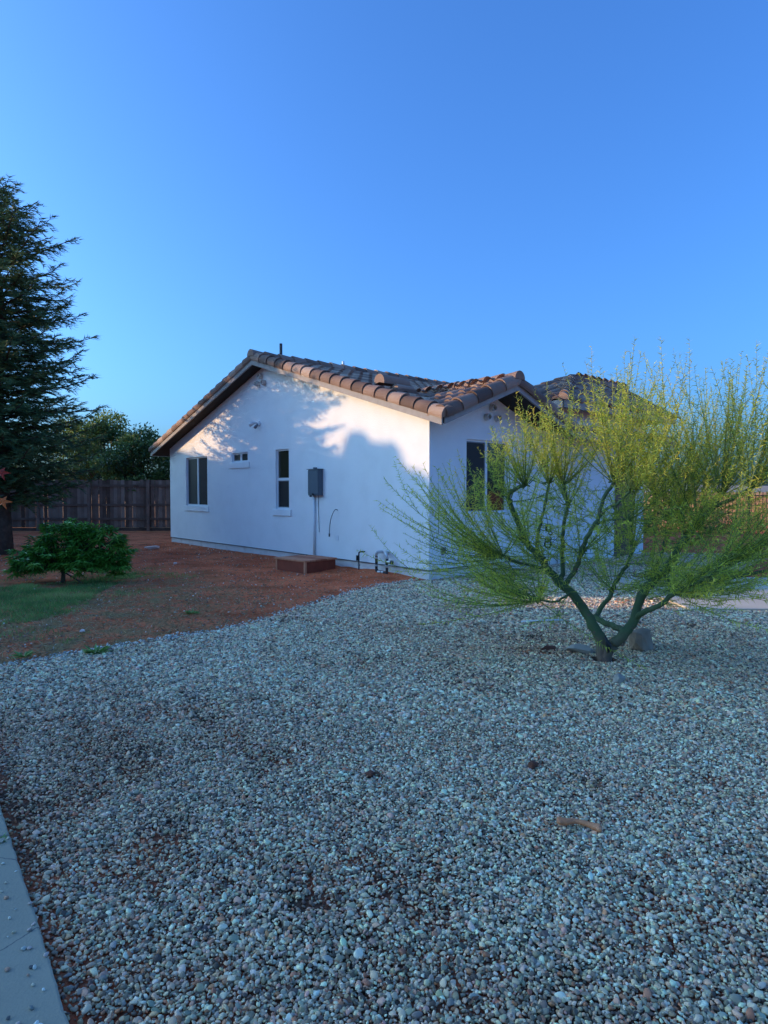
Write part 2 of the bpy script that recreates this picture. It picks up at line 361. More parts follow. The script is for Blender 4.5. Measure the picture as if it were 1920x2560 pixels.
def wall(mb, a0, a1, z0, top, holes, P, kinks=(), rev=.07):
    cuts = sorted(set([a0, a1] + [h[0] for h in holes] + [h[1] for h in holes] + [k for k in kinks if a0 < k < a1]))
    for c0, c1 in zip(cuts, cuts[1:]):
        zs = [z0]
        for h in sorted(holes, key=lambda h: h[2]):
            if h[0] <= c0 + 1e-6 and h[1] >= c1 - 1e-6: zs += [h[2], h[3]]
        for k in range(0, len(zs), 2):
            b = zs[k]; last = k + 1 >= len(zs)
            t0, t1 = (top(c0), top(c1)) if last else (zs[k+1], zs[k+1])
            mb.add([P(c0,b,0), P(c1,b,0), P(c1,t1,0), P(c0,t0,0)], [(0,1,2,3)])
    for h in holes:
        p = [(h[0],h[2]), (h[1],h[2]), (h[1],h[3]), (h[0],h[3])]
        for i in range(4):
            q0, q1 = p[i], p[(i+1) % 4]
            mb.add([P(*q0,0), P(*q1,0), P(*q1,rev), P(*q0,rev)], [(0,1,2,3)])
G = lambda a, z, d: (d, a, z)                       # side (gable) wall, plane x = 0
F_ = lambda a, z, d: (a, d, z)                      # front wall, plane y = 0
winL = (8.31, 9.62, 1.15, 2.49); winS = (6.15, 6.95, 2.27, 2.50); winT = (4.34, 4.89, 1.15, 2.49); winF = (.95, 2.15, 1.15, 2.49)
wb = MB()
wall(wb, 0, WY, .20, lambda y: zf(y) + .02, [winL, winS, winT], G, kinks=(YR,))
wall(wb, 0, 3.18, .20, lambda x: zw(x) + .02, [winF], F_, kinks=(XW,))
wall(wb, 3.18, XE, .20, lambda x: 2.9, [], F_)
wb.add([(XE,0,.2), (XE,WY,.2), (XE,WY,2.83), (XE,YR,4.47), (XE,0,2.83)], [(0,1,2,3,4)])
wb.add([(0,WY,.2), (XE,WY,.2), (XE,WY,2.83), (0,WY,2.83)], [(0,1,2,3)])
wb.build('wall', M['stucco'], house)
fb = MB(); fb.box((.02,.02,-.3), (XE-.02, WY-.02, .187)); fb.build('foundation', M['foundation'], house)
sb = MB()
for a, b in (((-.012,-.012,.187),(XE,.02,.2)), ((-.012,.02,.187),(.02,WY,.2))): sb.box(a, b)
sb.build('weep_screed', M['dark_strip'], house)  # metal strip, coloured dark to carry the shadow line under the stucco

# roof decks
XR0, XR1 = -OG, XE + .35
rb = MB()
Y0, Y1 = -OV, WY + OV
YC = .05
rb.prism([(XR0,YC,zf(YC)), (XR0,YR,ZR), (XR0,Y1,zf(Y1)), (XR0,Y1,zf(Y1)+TK), (XR0,YR,ZR+TK), (XR0,YC,zf(YC)+TK)], (XR1-XR0, 0, 0))
rb.prism([(3.47,Y0,zf(Y0)), (3.47,YC,zf(YC)), (3.47,YC,zf(YC)+TK), (3.47,Y0,zf(Y0)+TK)], (XR1-3.47, 0, 0))
rb.prism([(XR0,Y0,zf(Y0)), (.16,YC,zf(YC)), (XR0,YC,zf(YC))], (0,0,TK))
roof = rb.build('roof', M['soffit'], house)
def yv(x): return YR - (ZR - zw(x)) / MS
gb = MB()
for s in (-1, 1):
    xe = XW + s * (XW + .28)
    tri = [(xe, -OV, zw(xe)), (XW, -OV, ZW), (XW, yv(XW), ZW), (xe, max(yv(xe), -OV + .01), zw(xe))]
    gb.prism([(p[0], p[1], p[2] - .004) for p in tri], (0, 0, TK + .01))
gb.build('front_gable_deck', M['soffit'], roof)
# second, raised roof over the entry
EZ, RZ2, EX0, EX1, EYF, EYB, RX0, RX1, RY2 = 3.36, 4.2, 3.4, 8.3, -.4, 1.9, 5.8, 8.15, .95
eb = MB()
R1, R2 = (RX0,RY2,RZ2), (RX1,RY2,RZ2); FL_, FR_ = (EX0,EYF,EZ), (EX1,EYF,EZ); BL_, BR_ = (EX0,EYB,EZ), (EX1,EYB,EZ)
for poly in ((FL_,FR_,R2,R1), (BL_,R1,R2,BR_), (BL_,FL_,R1), (FR_,BR_,R2)):
    eb.prism(poly, (0,0,-.10))
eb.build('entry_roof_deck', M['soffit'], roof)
e2 = MB(); e2.box((3.85,-.06,2.5), (7.46,1.8,3.32)); e2.box((3.85,-.06,-.2), (6.05,-.003,2.5)); e2.box((6.98,-.06,-.2),(7.46,-.003,2.5)); e2.box((6.05,-.06,2.15),(6.98,-.003,2.5))
e2.build('entry_wall', M['stucco'], house)
# fascia boards
fa = MB()
def board(p, q, out, h=.13, th=.035, drop=.015):
    p = Vector(p); q = Vector(q); out = Vector(out)
    ring = [p + Vector((0,0,-drop)), q + Vector((0,0,-drop)), q + Vector((0,0,h)), p + Vector((0,0,h))]
    fa.prism(ring, out * th)
board((XR0,Y0,zf(Y0)), (XR0,YR,ZR), (-1,0,0)); board((XR0,YR,ZR), (XR0,Y1,zf(Y1)), (-1,0,0))
board((XR0,Y1,zf(Y1)), (XR1,Y1,zf(Y1)), (0,1,0))
board((XW-1.87,-OV-.002,zw(XW-1.87)), (XW,-OV-.002,ZW), (0,-1,0)); board((XW,-OV-.002,ZW), (XW+1.87,-OV-.002,zw(XW+1.87)), (0,-1,0))
board((3.5,-OV,zf(Y0)), (XR1,-OV,zf(Y0)), (0,-1,0))
board((EX0-.002,EYF,EZ-.12), (EX0-.002,EYB,EZ-.12), (-1,0,0), .14); board((EX0,EYF-.002,EZ-.12), (EX1,EYF-.002,EZ-.12), (0,-1,0), .14)
fa.build('fascia', M['fascia'], roof)

# roof tiles ------------------------------------------------------
CW, CE = .30, .37
def tiles(mb, org, A, Sx, na, ns, ok, a_off=0):
    """barrel tiles: org corner, A unit along the eave, Sx unit up the slope"""
    org, A, Sx = Vector(org), Vector(A), Vector(Sx); N = A.cross(Sx).normalized()
    if N.z < 0: N = -N
    prof = [(-.15, .0), (-.10, .004), (-.085, .038), (-.045, .068), (0, .078), (.045, .068), (.085, .038), (.10, .004), (.15, 0)]
    for j in range(ns):
        for i in range(na):
            a = (i + .5) * CW + a_off; s0 = j * CE - .05
            if not ok(org + A*a + Sx*(s0 + CE*.5)): continue
            t = min(1, max(0, random.gauss(.5, .22))); jit = random.uniform(-.006, .006)
            lo = [org + A*(a+q+jit) + Sx*s0 + N*(h + .038) for q, h in prof]
            hi = [org + A*(a+q*.93+jit) + Sx*(s0 + CE + .05) + N*(h + .004) for q, h in prof]
            lip = [org + A*(a+q+jit) + Sx*(s0+.002) + N*(h*.75 + .004) for q, h in prof]
            n = len(prof)
            mb.add(lo + hi + lip, [(k, k+1, n+k+1, n+k) for k in range(n-1)] + [(k, 2*n+k, 2*n+k+1, k+1) for k in range(n-1)], t)
def barrels(mb, p, q, side, r=.145, step=.37, a0=-.55, a1=math.pi+.1, skirt=True, cap=True):
    """overlapping round tiles laid from q (top) down to p (bottom); side = outward horizontal unit"""
    p, q, side = Vector(p), Vector(q), Vector(side); D = (q - p); L = D.length; D.normalize()
    up = side.cross(D).normalized()
    if up.z < 0: up = -up
    n = max(1, round(L / step)); st = L / n; K = 12
    for i in range(n):
        s0 = i * st - .03; s1 = s0 + st + .07
        t = min(1, max(0, random.gauss(.5, .25))); rr = r * random.uniform(.98, 1.02)
        rings = []
        for s_, rad, lift in ((s0, rr, .012), (s1, rr * .84, -.006), (s0 + .002, rr * .90, .0)):
            rings.append([p + D*s_ + up*lift + (side * math.cos(a0 + (a1-a0)*k/K) + up * math.sin(a0 + (a1-a0)*k/K)) * rad for k in range(K+1)])
        m = K + 1
        mb.add(rings[0] + rings[1] + rings[2], [(k, k+1, m+k+1, m+k) for k in range(K)] + [(k, 2*m+k, 2*m+k+1, k+1) for k in range(K)], t)
        if cap and i == 0:
            mb.add([p + D*s0] + rings[0], [(0, k+1, k+2) for k in range(K)], t)
cs = 1 / math.hypot(1, MS); TZ = TK + .012
tm = MB()
ns = int((YR - Y0) / cs / CE) + 1
def ok_front(P):
    if P.y > YR + .02 or P.x > XR1 or P.x < XR0: return False
    if XW - 1.9 < P.x < XW + 1.9 and zw(P.x) + .02 > zf(P.y): return False
    if EX0 < P.x < EX1 and P.y < EYB and P.y > EYF: return False
    return True
tiles(tm, (XR0 + .06, Y0, zf(Y0) + TZ), (1,0,0), (0, cs, MS*cs), 27, ns, ok_front)
tiles(tm, (XR0 + .06, Y1, zf(Y1) + TZ), (1,0,0), (0, -cs, MS*cs), 27, ns, lambda P: YR - .02 < P.y and P.x < XR1)
tm.build('roof_tile_field', M['tile'], roof)
tw = MB(); cw = 1 / math.hypot(1, MW)
tiles(tw, (XW-1.87, -OV+.05, zw(XW-1.87)+TZ), (0,1,0), (cw, 0, MW*cw), 9, 6, lambda P: P.x < XW + .05 and P.y < yv(P.x) + .12)
tiles(tw, (XW+1.87, -OV+.05, zw(XW+1.87)+TZ), (0,1,0), (-cw, 0, MW*cw), 9, 6, lambda P: P.x > XW - .05 and P.y < yv(P.x) + .12)
tw.build('gable_tile_field', M['tile'], roof)
te = MB()
def plane_tiles(c0, c1, top, flip=False):
    c0, c1, top = Vector(c0), Vector(c1), Vector(top); A = (c1 - c0).normalized()
    s = (top - c0); s = (s - A * s.dot(A)); H = s.length; s.normalize(); return c0, A, s, (c1-c0).length, H
c0, A, s_, L, H = plane_tiles(FL_, FR_, R1)
def tri_ok(poly):
    pp = [(p[0], p[1]) for p in poly]
    return lambda P: bool(inpoly(np.array([P.x]), np.array([P.y]), pp)[0])
tiles(te, c0 + Vector((0,0,.01)), A, s_, int(L/CW)+1, int(H/CE)+1, tri_ok((FL_,FR_,R2,R1)))
c0, A, s_, L, H = plane_tiles(FL_, BL_, R1)
tiles(te, c0 + Vector((0,0,.01)), A, s_, int(L/CW)+1, int(H/CE)+1, tri_ok((BL_,FL_,R1)))
c0, A, s_, L, H = plane_tiles(BL_, BR_, R1)
tiles(te, c0 + Vector((0,0,.01)), A, s_, int(L/CW)+1, int(H/CE)+1, tri_ok((BL_,R1,R2,BR_)))
te.build('entry_tile_field', M['tile'], roof)
rk = MB(); z1 = .155
barrels(rk, (XR0+.06, Y0-.02, zf(Y0)+z1), (XR0+.06, YR, ZR+z1), (-1,0,0), .142, .345)
rk.build('right_rake_tiles', M['tile'], roof)
rk = MB(); barrels(rk, (XR0+.06, Y1+.02, zf(Y1)+z1), (XR0+.06, YR, ZR+z1), (-1,0,0), .142, .345)
rk.build('left_rake_tiles', M['tile'], roof)
rk = MB()
barrels(rk, (XW-1.86, -OV+.04, zw(XW-1.87)+z1), (XW, -OV+.04, ZW+z1), (0,-1,0), .15, .37)
rk.build('gable_rake_tiles', M['tile'], roof); rk = MB()
barrels(rk, (XW+1.86, -OV+.04, zw(XW+1.87)+z1), (XW, -OV+.04, ZW+z1), (0,-1,0), .15, .37)
rk.build('gable_rake_tiles', M['tile'], roof)
rk = MB()
barrels(rk, (XR0-.04, YR, ZR+TK+.06), (XR1, YR, ZR+TK+.06), (0,-1,0), .14, .37, -.1, math.pi+.1)
rk.build('ridge_tiles', M['tile'], roof); rk = MB()
barrels(rk, (XW, -OV-.06, ZW+TK+.06), (XW, yv(XW)+.1, ZW+TK+.06), (-1,0,0), .14, .37, -.1, math.pi+.1)
rk.build('ridge_tiles', M['tile'], roof); rk = MB()
barrels(rk, (RX1+.1, RY2, RZ2+.03), (RX0, RY2, RZ2+.03), (0,-1,0), .15, .37, -.2, math.pi+.2)
rk.build('ridge_tiles', M['tile'], roof); rk = MB()
barrels(rk, (EX0, EYB, EZ+.03), (RX0, RY2, RZ2+.03), (0,1,0), .13, .37, -.2, math.pi+.2)
rk.build('hip_tiles', M['tile'], roof); rk = MB()
barrels(rk, (EX0, EYF, EZ+.03), (RX0, RY2, RZ2+.03), (0,-1,0), .13, .37, -.2, math.pi+.2)
rk.build('hip_tiles', M['tile'], roof); rk = MB()
barrels(rk, (EX1, EYF, EZ+.03), (RX1, RY2, RZ2+.03), (0,-1,0), .14, .37, -.2, math.pi+.2)
rk.build('hip_tiles', M['tile'], roof)

# windows ----------------------------------------------------------
def window(w, P, split, label=None, screen=0, sill_over=.10):
    a0, a1, z0, z1 = w; fr = .035; fb = MB()
    def bx(b, p, q, t=.5):
        b.box(P(*p), P(*q), t)
    d0, d1 = .045, .085
    bx(fb, (a0,z0,d0), (a0+fr,z1,d1)); bx(fb, (a1-fr,z0,d0), (a1,z1,d1))
    bx(fb, (a0+fr,z0,d0), (a1-fr,z0+fr,d1)); bx(fb, (a0+fr,z1-fr,d0), (a1-fr,z1,d1))
    am = (a0+a1)/2; zm = (z0+z1)/2
    if split == 'v': bx(fb, (am-.03,z0+fr,d0-.004), (am+.03,z1-fr,d1)); panes = [(a0+fr,am-.03,z0+fr,z1-fr), (am+.03,a1-fr,z0+fr,z1-fr)]
    else: bx(fb, (a0+fr,zm-.03,d0-.004), (a1-fr,zm+.03,d1)); panes = [(a0+fr,a1-fr,z0+fr,zm-.03), (a0+fr,a1-fr,zm+.03,z1-fr)]
    wo = fb.build('window', M['vinyl'], house)
    for i, (b0,b1,c0,c1) in enumerate(panes):
        pb = MB()
        if i == screen:                             # the opening sash: narrow dark sash rails and an insect screen in front of the glass
            sr = MB()
            for p, q in (((b0,c0,.052),(b0+.02,c1,.07)), ((b1-.02,c0,.052),(b1,c1,.07)), ((b0+.02,c0,.052),(b1-.02,c0+.02,.07)), ((b0+.02,c1-.02,.052),(b1-.02,c1,.07))): bx(sr, p, q)
            sr.build('sash_rail', M['cable'], wo)
            bx(pb, (b0+.02,c0+.02,.060), (b1-.02,c1-.02,.066)); pb.build('insect_screen', M['screen'], wo)
        else:
            bx(pb, (b0,c0,.066), (b1,c1,.074)); pb.build('pane', M['glass'], wo)
    sl = MB(); so = sill_over
    bx(sl, (a0-so,z0-.155,-.028), (a1+so,z0-.005,.0)); sill = sl.build('sill', M['stucco'], wo)
    bvm = sill.modifiers.new('b', 'BEVEL'); bvm.width = .012; bvm.segments = 2
window(winL, G, 'v', screen=1); window(winS, G, 'v', screen=1); window(winT, G, 'h', screen=0); window(winF, F_, 'v', screen=0)
# dark rooms behind the glass are closed boxes, so no light leaks through the house
db_ = MB(); db_.box((.11,.11,.2), (XE-.11, WY-.11, 2.7)); db_.build('room_lining', M['soffit'], house)
# blinds in the front window
bl = MB()
for k in range(26): bl.box((1.0, .092, 1.22 + k*.048), (2.1, .10, 1.255 + k*.048), .5)
bl.build('window_blind', M['screen'], house)
# front door
dr = MB(); dr.box((6.05,-.04,.0), (6.98,-.008,2.15)); door = dr.build('door', M['door'], house)
dp = MB()
for k in range(3): dp.box((6.18,-.055,.25+k*.62), (6.85,-.041,.72+k*.62))
dp.build('door_panels', M['door'], door)
dh = MB(); dh.tube([(6.12,-.10,1.0),(6.12,-.10,1.16)], .012, 8); dh.tube([(6.12,-.04,1.02),(6.12,-.10,1.02)], .01, 8); dh.build('handle', M['galv'], door)

# gable vents: three short clay pipes in a triangle
def ring_pipe(mb, P, a, z, r, ln):
    K = 20; pts = []
    for rad, d in ((r, .02), (r, -ln), (r*.74, -ln), (r*.74, .02)):
        pts += [Vector(P(a + rad*math.cos(2*math.pi*k/K), z + rad*math.sin(2*math.pi*k/K), d)) for k in range(K)]
    mb.add(pts, [(j*K+k, j*K+(k+1) % K, (j+1)*K+(k+1) % K, (j+1)*K+k) for j in range(3) for k in range(K)], .6)
for P, cs_ in ((G, ((5.47,4.22), (5.60,4.06), (5.33,4.06))), (F_, ((1.63,3.10), (1.48,2.92), (1.78,2.92)))):
    for a, z in cs_:
        vb = MB(); ring_pipe(vb, P, a, z, .062, .10); vo = vb.build('vent_pipe', M['plaster_pipe'], house, smooth=False)
        dk = MB(); K = 16
        dk.add([P(a + .045*math.cos(2*math.pi*k/K), z + .045*math.sin(2*math.pi*k/K), -.01) for k in range(K)], [tuple(range(K))]); dk.build('vent_opening', M['dark_strip'], vo)

# pipes and hood on the roof
pb = MB(); pb.tube([(.62,5.62,4.4), (.62,5.62,5.10)], .036, 12); pb.build('vent_stack', M['black'], house, label='tall black vent stack')
pb = MB(); pb.tube([(2.5,5.6,4.4), (2.5,5.6,4.92)], .036, 12); pb.build('vent_stack', M['galv'], house, label='short grey vent stack')
hd = MB()
hx, hy = .62, 1.75; hz = zf(hy) + TK + .10
barrels(hd, (hx-.2, hy, hz+.10), (hx+.45, hy, hz+.12), (0,-1,0), .15, .7, -.3, math.pi+.3)
barrels(hd, (hx+.02, hy-.22, hz-.03), (hx+.4, hy-.22, hz-.01), (0,-1,0), .085, .6, -.3, math.pi+.3)
hd.box((hx-.05, hy-.3, hz-.10), (hx+.5, hy+.22, hz-.02), .3)
hd.build('roof_vent_hood', M['tile'], roof)

# ------------------------------------------------------------------ fixtures on and by the side wall
eb_ = thing('electrical_panel', 'blue grey metal electrical panel on the side wall, white pipe running down to the step', 'electrical box', (-.08, 3.30, 1.46), house=True)
b = MB(); b.box((-.115,3.06,1.46), (-.002,3.44,2.0)); bo = b.build('cabinet', M['panel_grey'], eb_); bo.modifiers.new('b','BEVEL').width = .006
b = MB(); b.box((-.128,3.072,1.49), (-.117,3.428,1.975)); bo = b.build('door', M['panel_grey'], eb_); bo.modifiers.new('b','BEVEL').width = .004
b = MB(); b.box((-.138,3.23,1.475), (-.120,3.27,1.505)); b.build('latch', M['black'], bo)
b = MB(); b.box((-.14,3.045,2.0), (-.002,3.455,2.012)); b.tube([(-.06,3.26,2.012),(-.06,3.26,2.045)], .042, 12); b.build('rain_cap', M['panel_grey'], eb_)
b = MB(); b.tube([(-.032,3.34,1.46),(-.032,3.34,.22)], .024, 14); b.build('conduit', M['vinyl'], eb_, smooth=True)
b = MB(); b.tube([(-.012,3.22,1.46),(-.012,3.21,1.1),(-.012,3.19,.7)], .006, 6); b.build('conduit_shadow_line', M['cable'], eb_)  # thin dark tube standing in for the contact shadow beside the conduit
b = MB(); b.tube([(-.06,3.42,1.47),(-.06,3.42,1.43)], .028, 10); b.build('knockout_hub', M['black'], eb_)

cb = thing('loose_cable', 'short grey cable with a black end curving out of the side wall', 'cable', (-.02, 2.57, 1.19), house=True)
p, r_ = smooth_path([(0,2.57,1.17), (-.05,2.575,1.185), (-.09,2.60,1.12), (-.10,2.66,1.0), (-.10,2.70,.85), (-.10,2.715,.68)], [.009]*6, 5)
b = MB(); b.tube(p, .009, 8); b.build('sheath', M['cable'], cb, smooth=True)
b = MB(); b.tube([(-.10,2.715,.70),(-.10,2.718,.635)], .015, 8); b.build('end_cap', M['black'], cb)
b = MB(); b.box((-.008,2.54,.56), (-.001,2.63,.66)); b.build('wall_cover_plate', M['vinyl'], base=(-.004,2.585,.56), house=True, label='small square white cover plate low on the side wall below the cable', cat='cover plate')

gp = thing('gas_riser', 'thin black gas riser pipe with bent top by the wall right of the step', 'gas pipe', (-.12, 1.75, .02), house=True)
p, r_ = smooth_path([(-.12,1.75,-.1), (-.12,1.75,.34), (-.12,1.74,.385), (-.10,1.71,.40), (-.02,1.69,.40)], [.015]*5, 5)
b = MB(); b.tube(p, .014, 10); b.build('pipe', M['black'], gp, smooth=True)
b = MB(); b.box((-.15,1.765,.23), (-.12,1.80,.33)); b.tube([(-.12,1.78,.24),(-.12,1.78,.33)], .012, 8); b.build('valve_lever', M['black'], gp)
b = MB(); b.tube([(-.12,1.75,.13),(-.12,1.75,.17)], .022, 10); b.build('coupling', M['cable'], gp)

gm = thing('gas_pipe_manifold', 'black and silver U-shaped gas pipe manifold close to the right corner of the side wall', 'gas manifold', (-.12, 1.1, .02), house=True)
def leg(pts, r, name, m, par=gm, n=12):
    b = MB(); p, q = smooth_path(pts, [r]*len(pts), 4); b.tube(p, r, n); return b.build(name, m, par, smooth=True)
leg([(-.12,1.24,.11), (-.12,1.24,.38)], .026, 'left_pipe', M['black'])
leg([(-.12,.95,-.1), (-.12,.95,.36)], .026, 'right_pipe', M['black'])
leg([(-.12,1.24,.36), (-.12,1.235,.41), (-.10,1.22,.43), (-.01,1.20,.43)], .028, 'wall_elbow', M['galv'])
leg([(-.12,.95,.36), (-.12,.97,.41), (-.10,1.0,.43), (-.02,1.05,.43)], .028, 'wall_elbow', M['galv'])
leg([(-.12,1.24,.12), (-.12,1.22,.075), (-.12,1.19,.07)], .03, 'elbow', M['black'])
leg([(-.12,1.19,.07), (-.12,1.12,.07)], .030, 'nipple', M['galv'])
leg([(-.12,1.12,.07), (-.12,1.09,.07)], .024, 'cross_pipe', M['black'])
leg([(-.12,1.09,.07), (-.12,1.04,.07)], .031, 'nipple', M['galv'])
leg([(-.12,1.04,.07), (-.12,.95,.07)], .025, 'cross_pipe', M['black'])
leg([(-.12,1.24,.31), (-.12,1.24,.34)], .034, 'union_ring', M['galv']); leg([(-.12,1.24,.17), (-.12,1.24,.20)], .034, 'union_ring', M['galv'])
leg([(-.12,.95,.17), (-.12,.95,.21)], .036, 'union_ring', M['galv']); leg([(-.12,.95,.33), (-.12,.95,.36)], .034, 'union_ring', M['galv'])
leg([(-.12,.95,.275), (-.12,.84,.275)], .026, 'side_outlet', M['galv']); leg([(-.12,.84,.275), (-.12,.80,.275)], .034, 'outlet_cap', M['black'])
leg([(-.02,1.05,.43), (-.002,1.06,.43)], .045, 'wall_flange', M['vinyl'])

lf = thing('wall_lamp', 'small flood lamp fixture high on the side wall above the narrow tall window', 'wall lamp', (0, 5.62, 3.13), house=True)
b = MB(); b.tube([(0,5.60,3.14),(-.04,5.60,3.14)], .065, 16); b.build('base', M['vinyl'], lf)
b = MB(); b.tube([(-.04,5.60,3.12),(-.09,5.60,3.06)], .022, 10); b.tube([(-.08,5.60,3.08),(-.12,5.59,3.03)], .035, 10); b.build('sensor', M['cable'], lf)
b = MB(); b.tube([(-.04,5.62,3.15),(-.09,5.70,3.16)], .018, 10); b.tube([(-.08,5.68,3.16),(-.11,5.74,3.145),(-.13,5.80,3.12)], [.028,.042,.05], 14); b.build('lamp_head', M['vinyl'], lf, smooth=True)

hb = thing('outdoor_outlet', 'small dark double outlet low on the front wall near the house corner', 'outlet', (.34, 0, .47), house=True)
b = MB(); b.box((.30,-.03,.44), (.335,-.001,.58)); b.build('cover', M['cable'], hb)
b = MB(); b.box((.35,-.035,.46), (.385,-.001,.57)); b.build('cover', M['cable'], hb)

st = thing('wooden_step', 'low reddish brown wooden step box on the dirt against the side wall', 'step', (-.5, 2.95, .0), house=True)
szt = .25; sr = R(4); so_ = Vector((-.99, 2.28, 0)); sX = Vector((math.cos(sr), math.sin(sr), 0)); sY = Vector((-math.sin(sr), math.cos(sr), 0)); LX, LY = .76, .92
def sbox(name, m, x0, y0, z0, x1, y1, z1, t=.5):
    b = MB(); b.prism([so_ + sX*x0 + sY*y0 + Vector((0,0,z0)), so_ + sX*x1 + sY*y0 + Vector((0,0,z0)), so_ + sX*x1 + sY*y1 + Vector((0,0,z0)), so_ + sX*x0 + sY*y1 + Vector((0,0,z0))], (0,0,z1-z0), t)
    o_ = b.build(name, m, st); bv = o_.modifiers.new('b','BEVEL'); bv.width = .004; return o_
for k in range(6):
    w_ = (LX + .04) / 6; a = -.02 + k * w_
    sbox('top_board', M['redwood_top'], a, -.02 - random.uniform(0,.008), szt-.034, a + w_ - .004, LY + .02 - (.13 if k == 5 else 0), szt, random.uniform(.2,.9))
sbox('side_panel', M['redwood'], 0, .045, -.06, .03, LY-.045, szt-.036, .4)
sbox('side_panel', M['redwood'], .045, 0, -.06, LX, .03, szt-.036, .3)
sbox('side_panel', M['redwood'], .045, LY-.03, -.06, LX, LY, szt-.036, .4)
sbox('corner_post', M['redwood_top'], -.004, -.004, -.06, .041, .041, szt-.036, .9)
sbox('corner_post', M['redwood_top'], -.004, LY-.041, -.06, .041, LY+.004, szt-.036, .9)

# ------------------------------------------------------------------ leaf and needle fields
def frames(d):
    d = d / np.linalg.norm(d, axis=1, keepdims=True)
    ref = np.where(np.abs(d[:, 2:3]) < .9, np.array([[0., 0, 1]]), np.array([[1., 0, 0]]))
    a = np.cross(d, ref); a /= np.linalg.norm(a, axis=1, keepdims=True)
    return d, a, np.cross(a, d)
def leaves(P, D, L, Wd, roll=None, fold=0.0, droop=0.0):
    """diamond leaves (or folded ones): base P, direction D, length L, width Wd"""
    n = len(P); D, A, B = frames(D)
    if roll is None: roll = rng.uniform(0, 2*np.pi, n)
    c, s = np.cos(roll)[:, None], np.sin(roll)[:, None]
    X = A * c + B * s; Nn = B * c - A * s
    L = np.broadcast_to(L, (n,))[:, None]; Wd = np.broadcast_to(Wd, (n,))[:, None]
    mid = P + D * L * .45; dz = np.array([[0, 0, -1.]]) * droop * L
    tip = P + D * L + dz
    v = np.stack([P, mid + X*Wd*.5 + Nn*fold*Wd + dz*.25, tip, mid - X*Wd*.5 + Nn*fold*Wd + dz*.25], 1)
    if fold:
        v = v.reshape(-1, 3); i = np.arange(n)[:, None] * 4
        f = np.concatenate([i + np.array([[0, 1, 2]]), i + np.array([[0, 2, 3]])], 1).reshape(-1, 3)
        return v, f, 2
    return v.reshape(-1, 3), np.arange(n * 4).reshape(n, 4), 1
def needles(P, D, L, Wd):
    n = len(P); D, A, B = frames(D); r = rng.uniform(0, 2*np.pi, n)
    X = A * np.cos(r)[:, None] + B * np.sin(r)[:, None]
    L = np.broadcast_to(L, (n,))[:, None]; Wd = np.broadcast_to(Wd, (n,))[:, None]
    v = np.stack([P - X*Wd*.5, P + X*Wd*.5, P + D*L], 1)
    return v.reshape(-1, 3), np.arange(n*3).reshape(n, 3)
def unit(v): return v / np.linalg.norm(v, axis=-1, keepdims=True)

# ---- conifer at the left edge
def conifer(base, H, label):
    t = thing('conifer_tree', label, 'tree', base)
    base = Vector(base)
    b = MB(); pts = []; rad = []
    for k in range(13):
        z = H * k / 12; pts.append(base + Vector((.05*math.sin(k), .05*math.cos(k*1.7), z - (.2 if k == 0 else 0)))); rad.append(.15*(1 - k/12)**.8 + .012)
    rad[0] = .21
    b.tube(pts, rad, 12)
    P, D, T = [], [], []
    nb = 265
    for i in range(nb):
        u = (i + random.random()) / nb; z = 1.15 + (H - 1.3) * u ** .95
        prof = float(np.interp(z, [1,2,3.4,4.5,5.5,6.8,7.5,8.15,8.7,9], [2.3,2.95,2.75,2.45,2.15,1.9,1.35,.9,.5,.12]))
        prof *= random.uniform(.55, .98) * (1 if z > 1.9 else .85)
        az = i * 2.39996 + random.uniform(-.3, .3)
        d = Vector((math.cos(az), math.sin(az), 0)); start = base + Vector((0, 0, z))
        br = []; K = 9; rz_ = random.uniform(-.16, .20)
        for k in range(K):
            q = k / (K - 1)
            rise = prof * ((.22 + rz_)*q - .50*q*q + .42*q**3) if z < H*.75 else prof * (.6*q)
            br.append(start + d * prof * q + Vector((0, 0, rise)) + Vector((random.uniform(-.03,.03), random.uniform(-.03,.03), 0)))
        b.tube(br, [.022*(1-q/K)*(prof/2.5+.3) + .004 for q in range(K)], 5, caps=False)
        side = d.cross(Vector((0,0,1)))
        nt_ = max(6, int(prof * 13))
        for j in range(nt_):
            q = .12 + .88 * (j + random.random()) / nt_; k = min(K-2, int(q*(K-1))); fr = q*(K-1) - k
            p0 = br[k].lerp(br[k+1], fr); sgn = 1 if j % 2 else -1
            ln = (.16 + .50 * (1 - q) * min(1, prof/1.6)) * random.uniform(.7, 1.25)
            dd = (d * random.uniform(.45, .9) + side * sgn * random.uniform(.5, 1.0) + Vector((0, 0, random.uniform(-.60, .42)))).normalized()
            if q > .9: dd = (d + Vector((0,0,random.uniform(0,.6))) + side*sgn*.3).normalized()
            m = max(5, int(ln / .0165)); tt = random.gauss(.42, .16) + (.16 if z > H*.7 else 0) + .1*q
            b2 = p0 + dd * ln * .5 + Vector((0,0,.02))
            for s in range(m):
                w = s / m; p = p0 + dd*ln*w + Vector((0, 0, .05*math.sin(w*3) - .05*w*w))
                sg = 1 if s % 2 else -1
                nd = dd*.75 + dd.cross(Vector((0,0,1))) * sg * .75 + Vector((0, 0, random.uniform(-.25,.35)))
                P.append(p); D.append(nd); T.append(tt)
    b.build('trunk', M['bark'], t, smooth=True)
    P = np.array(P); D = np.array(D); n = len(P)
    L = rng.uniform(.09, .19, n)
    v, f = needles(P, D, L, rng.uniform(.016, .032, n))
    mesh_obj('crown', v, f, np.clip(np.array(T) + rng.normal(0, .08, n), 0, 1), M['needle'], t)
    return t
conifer((-9.35, 15.7, 0), 9.0, 'tall dark green conifer with layered boughs at the left edge before the wood fence')

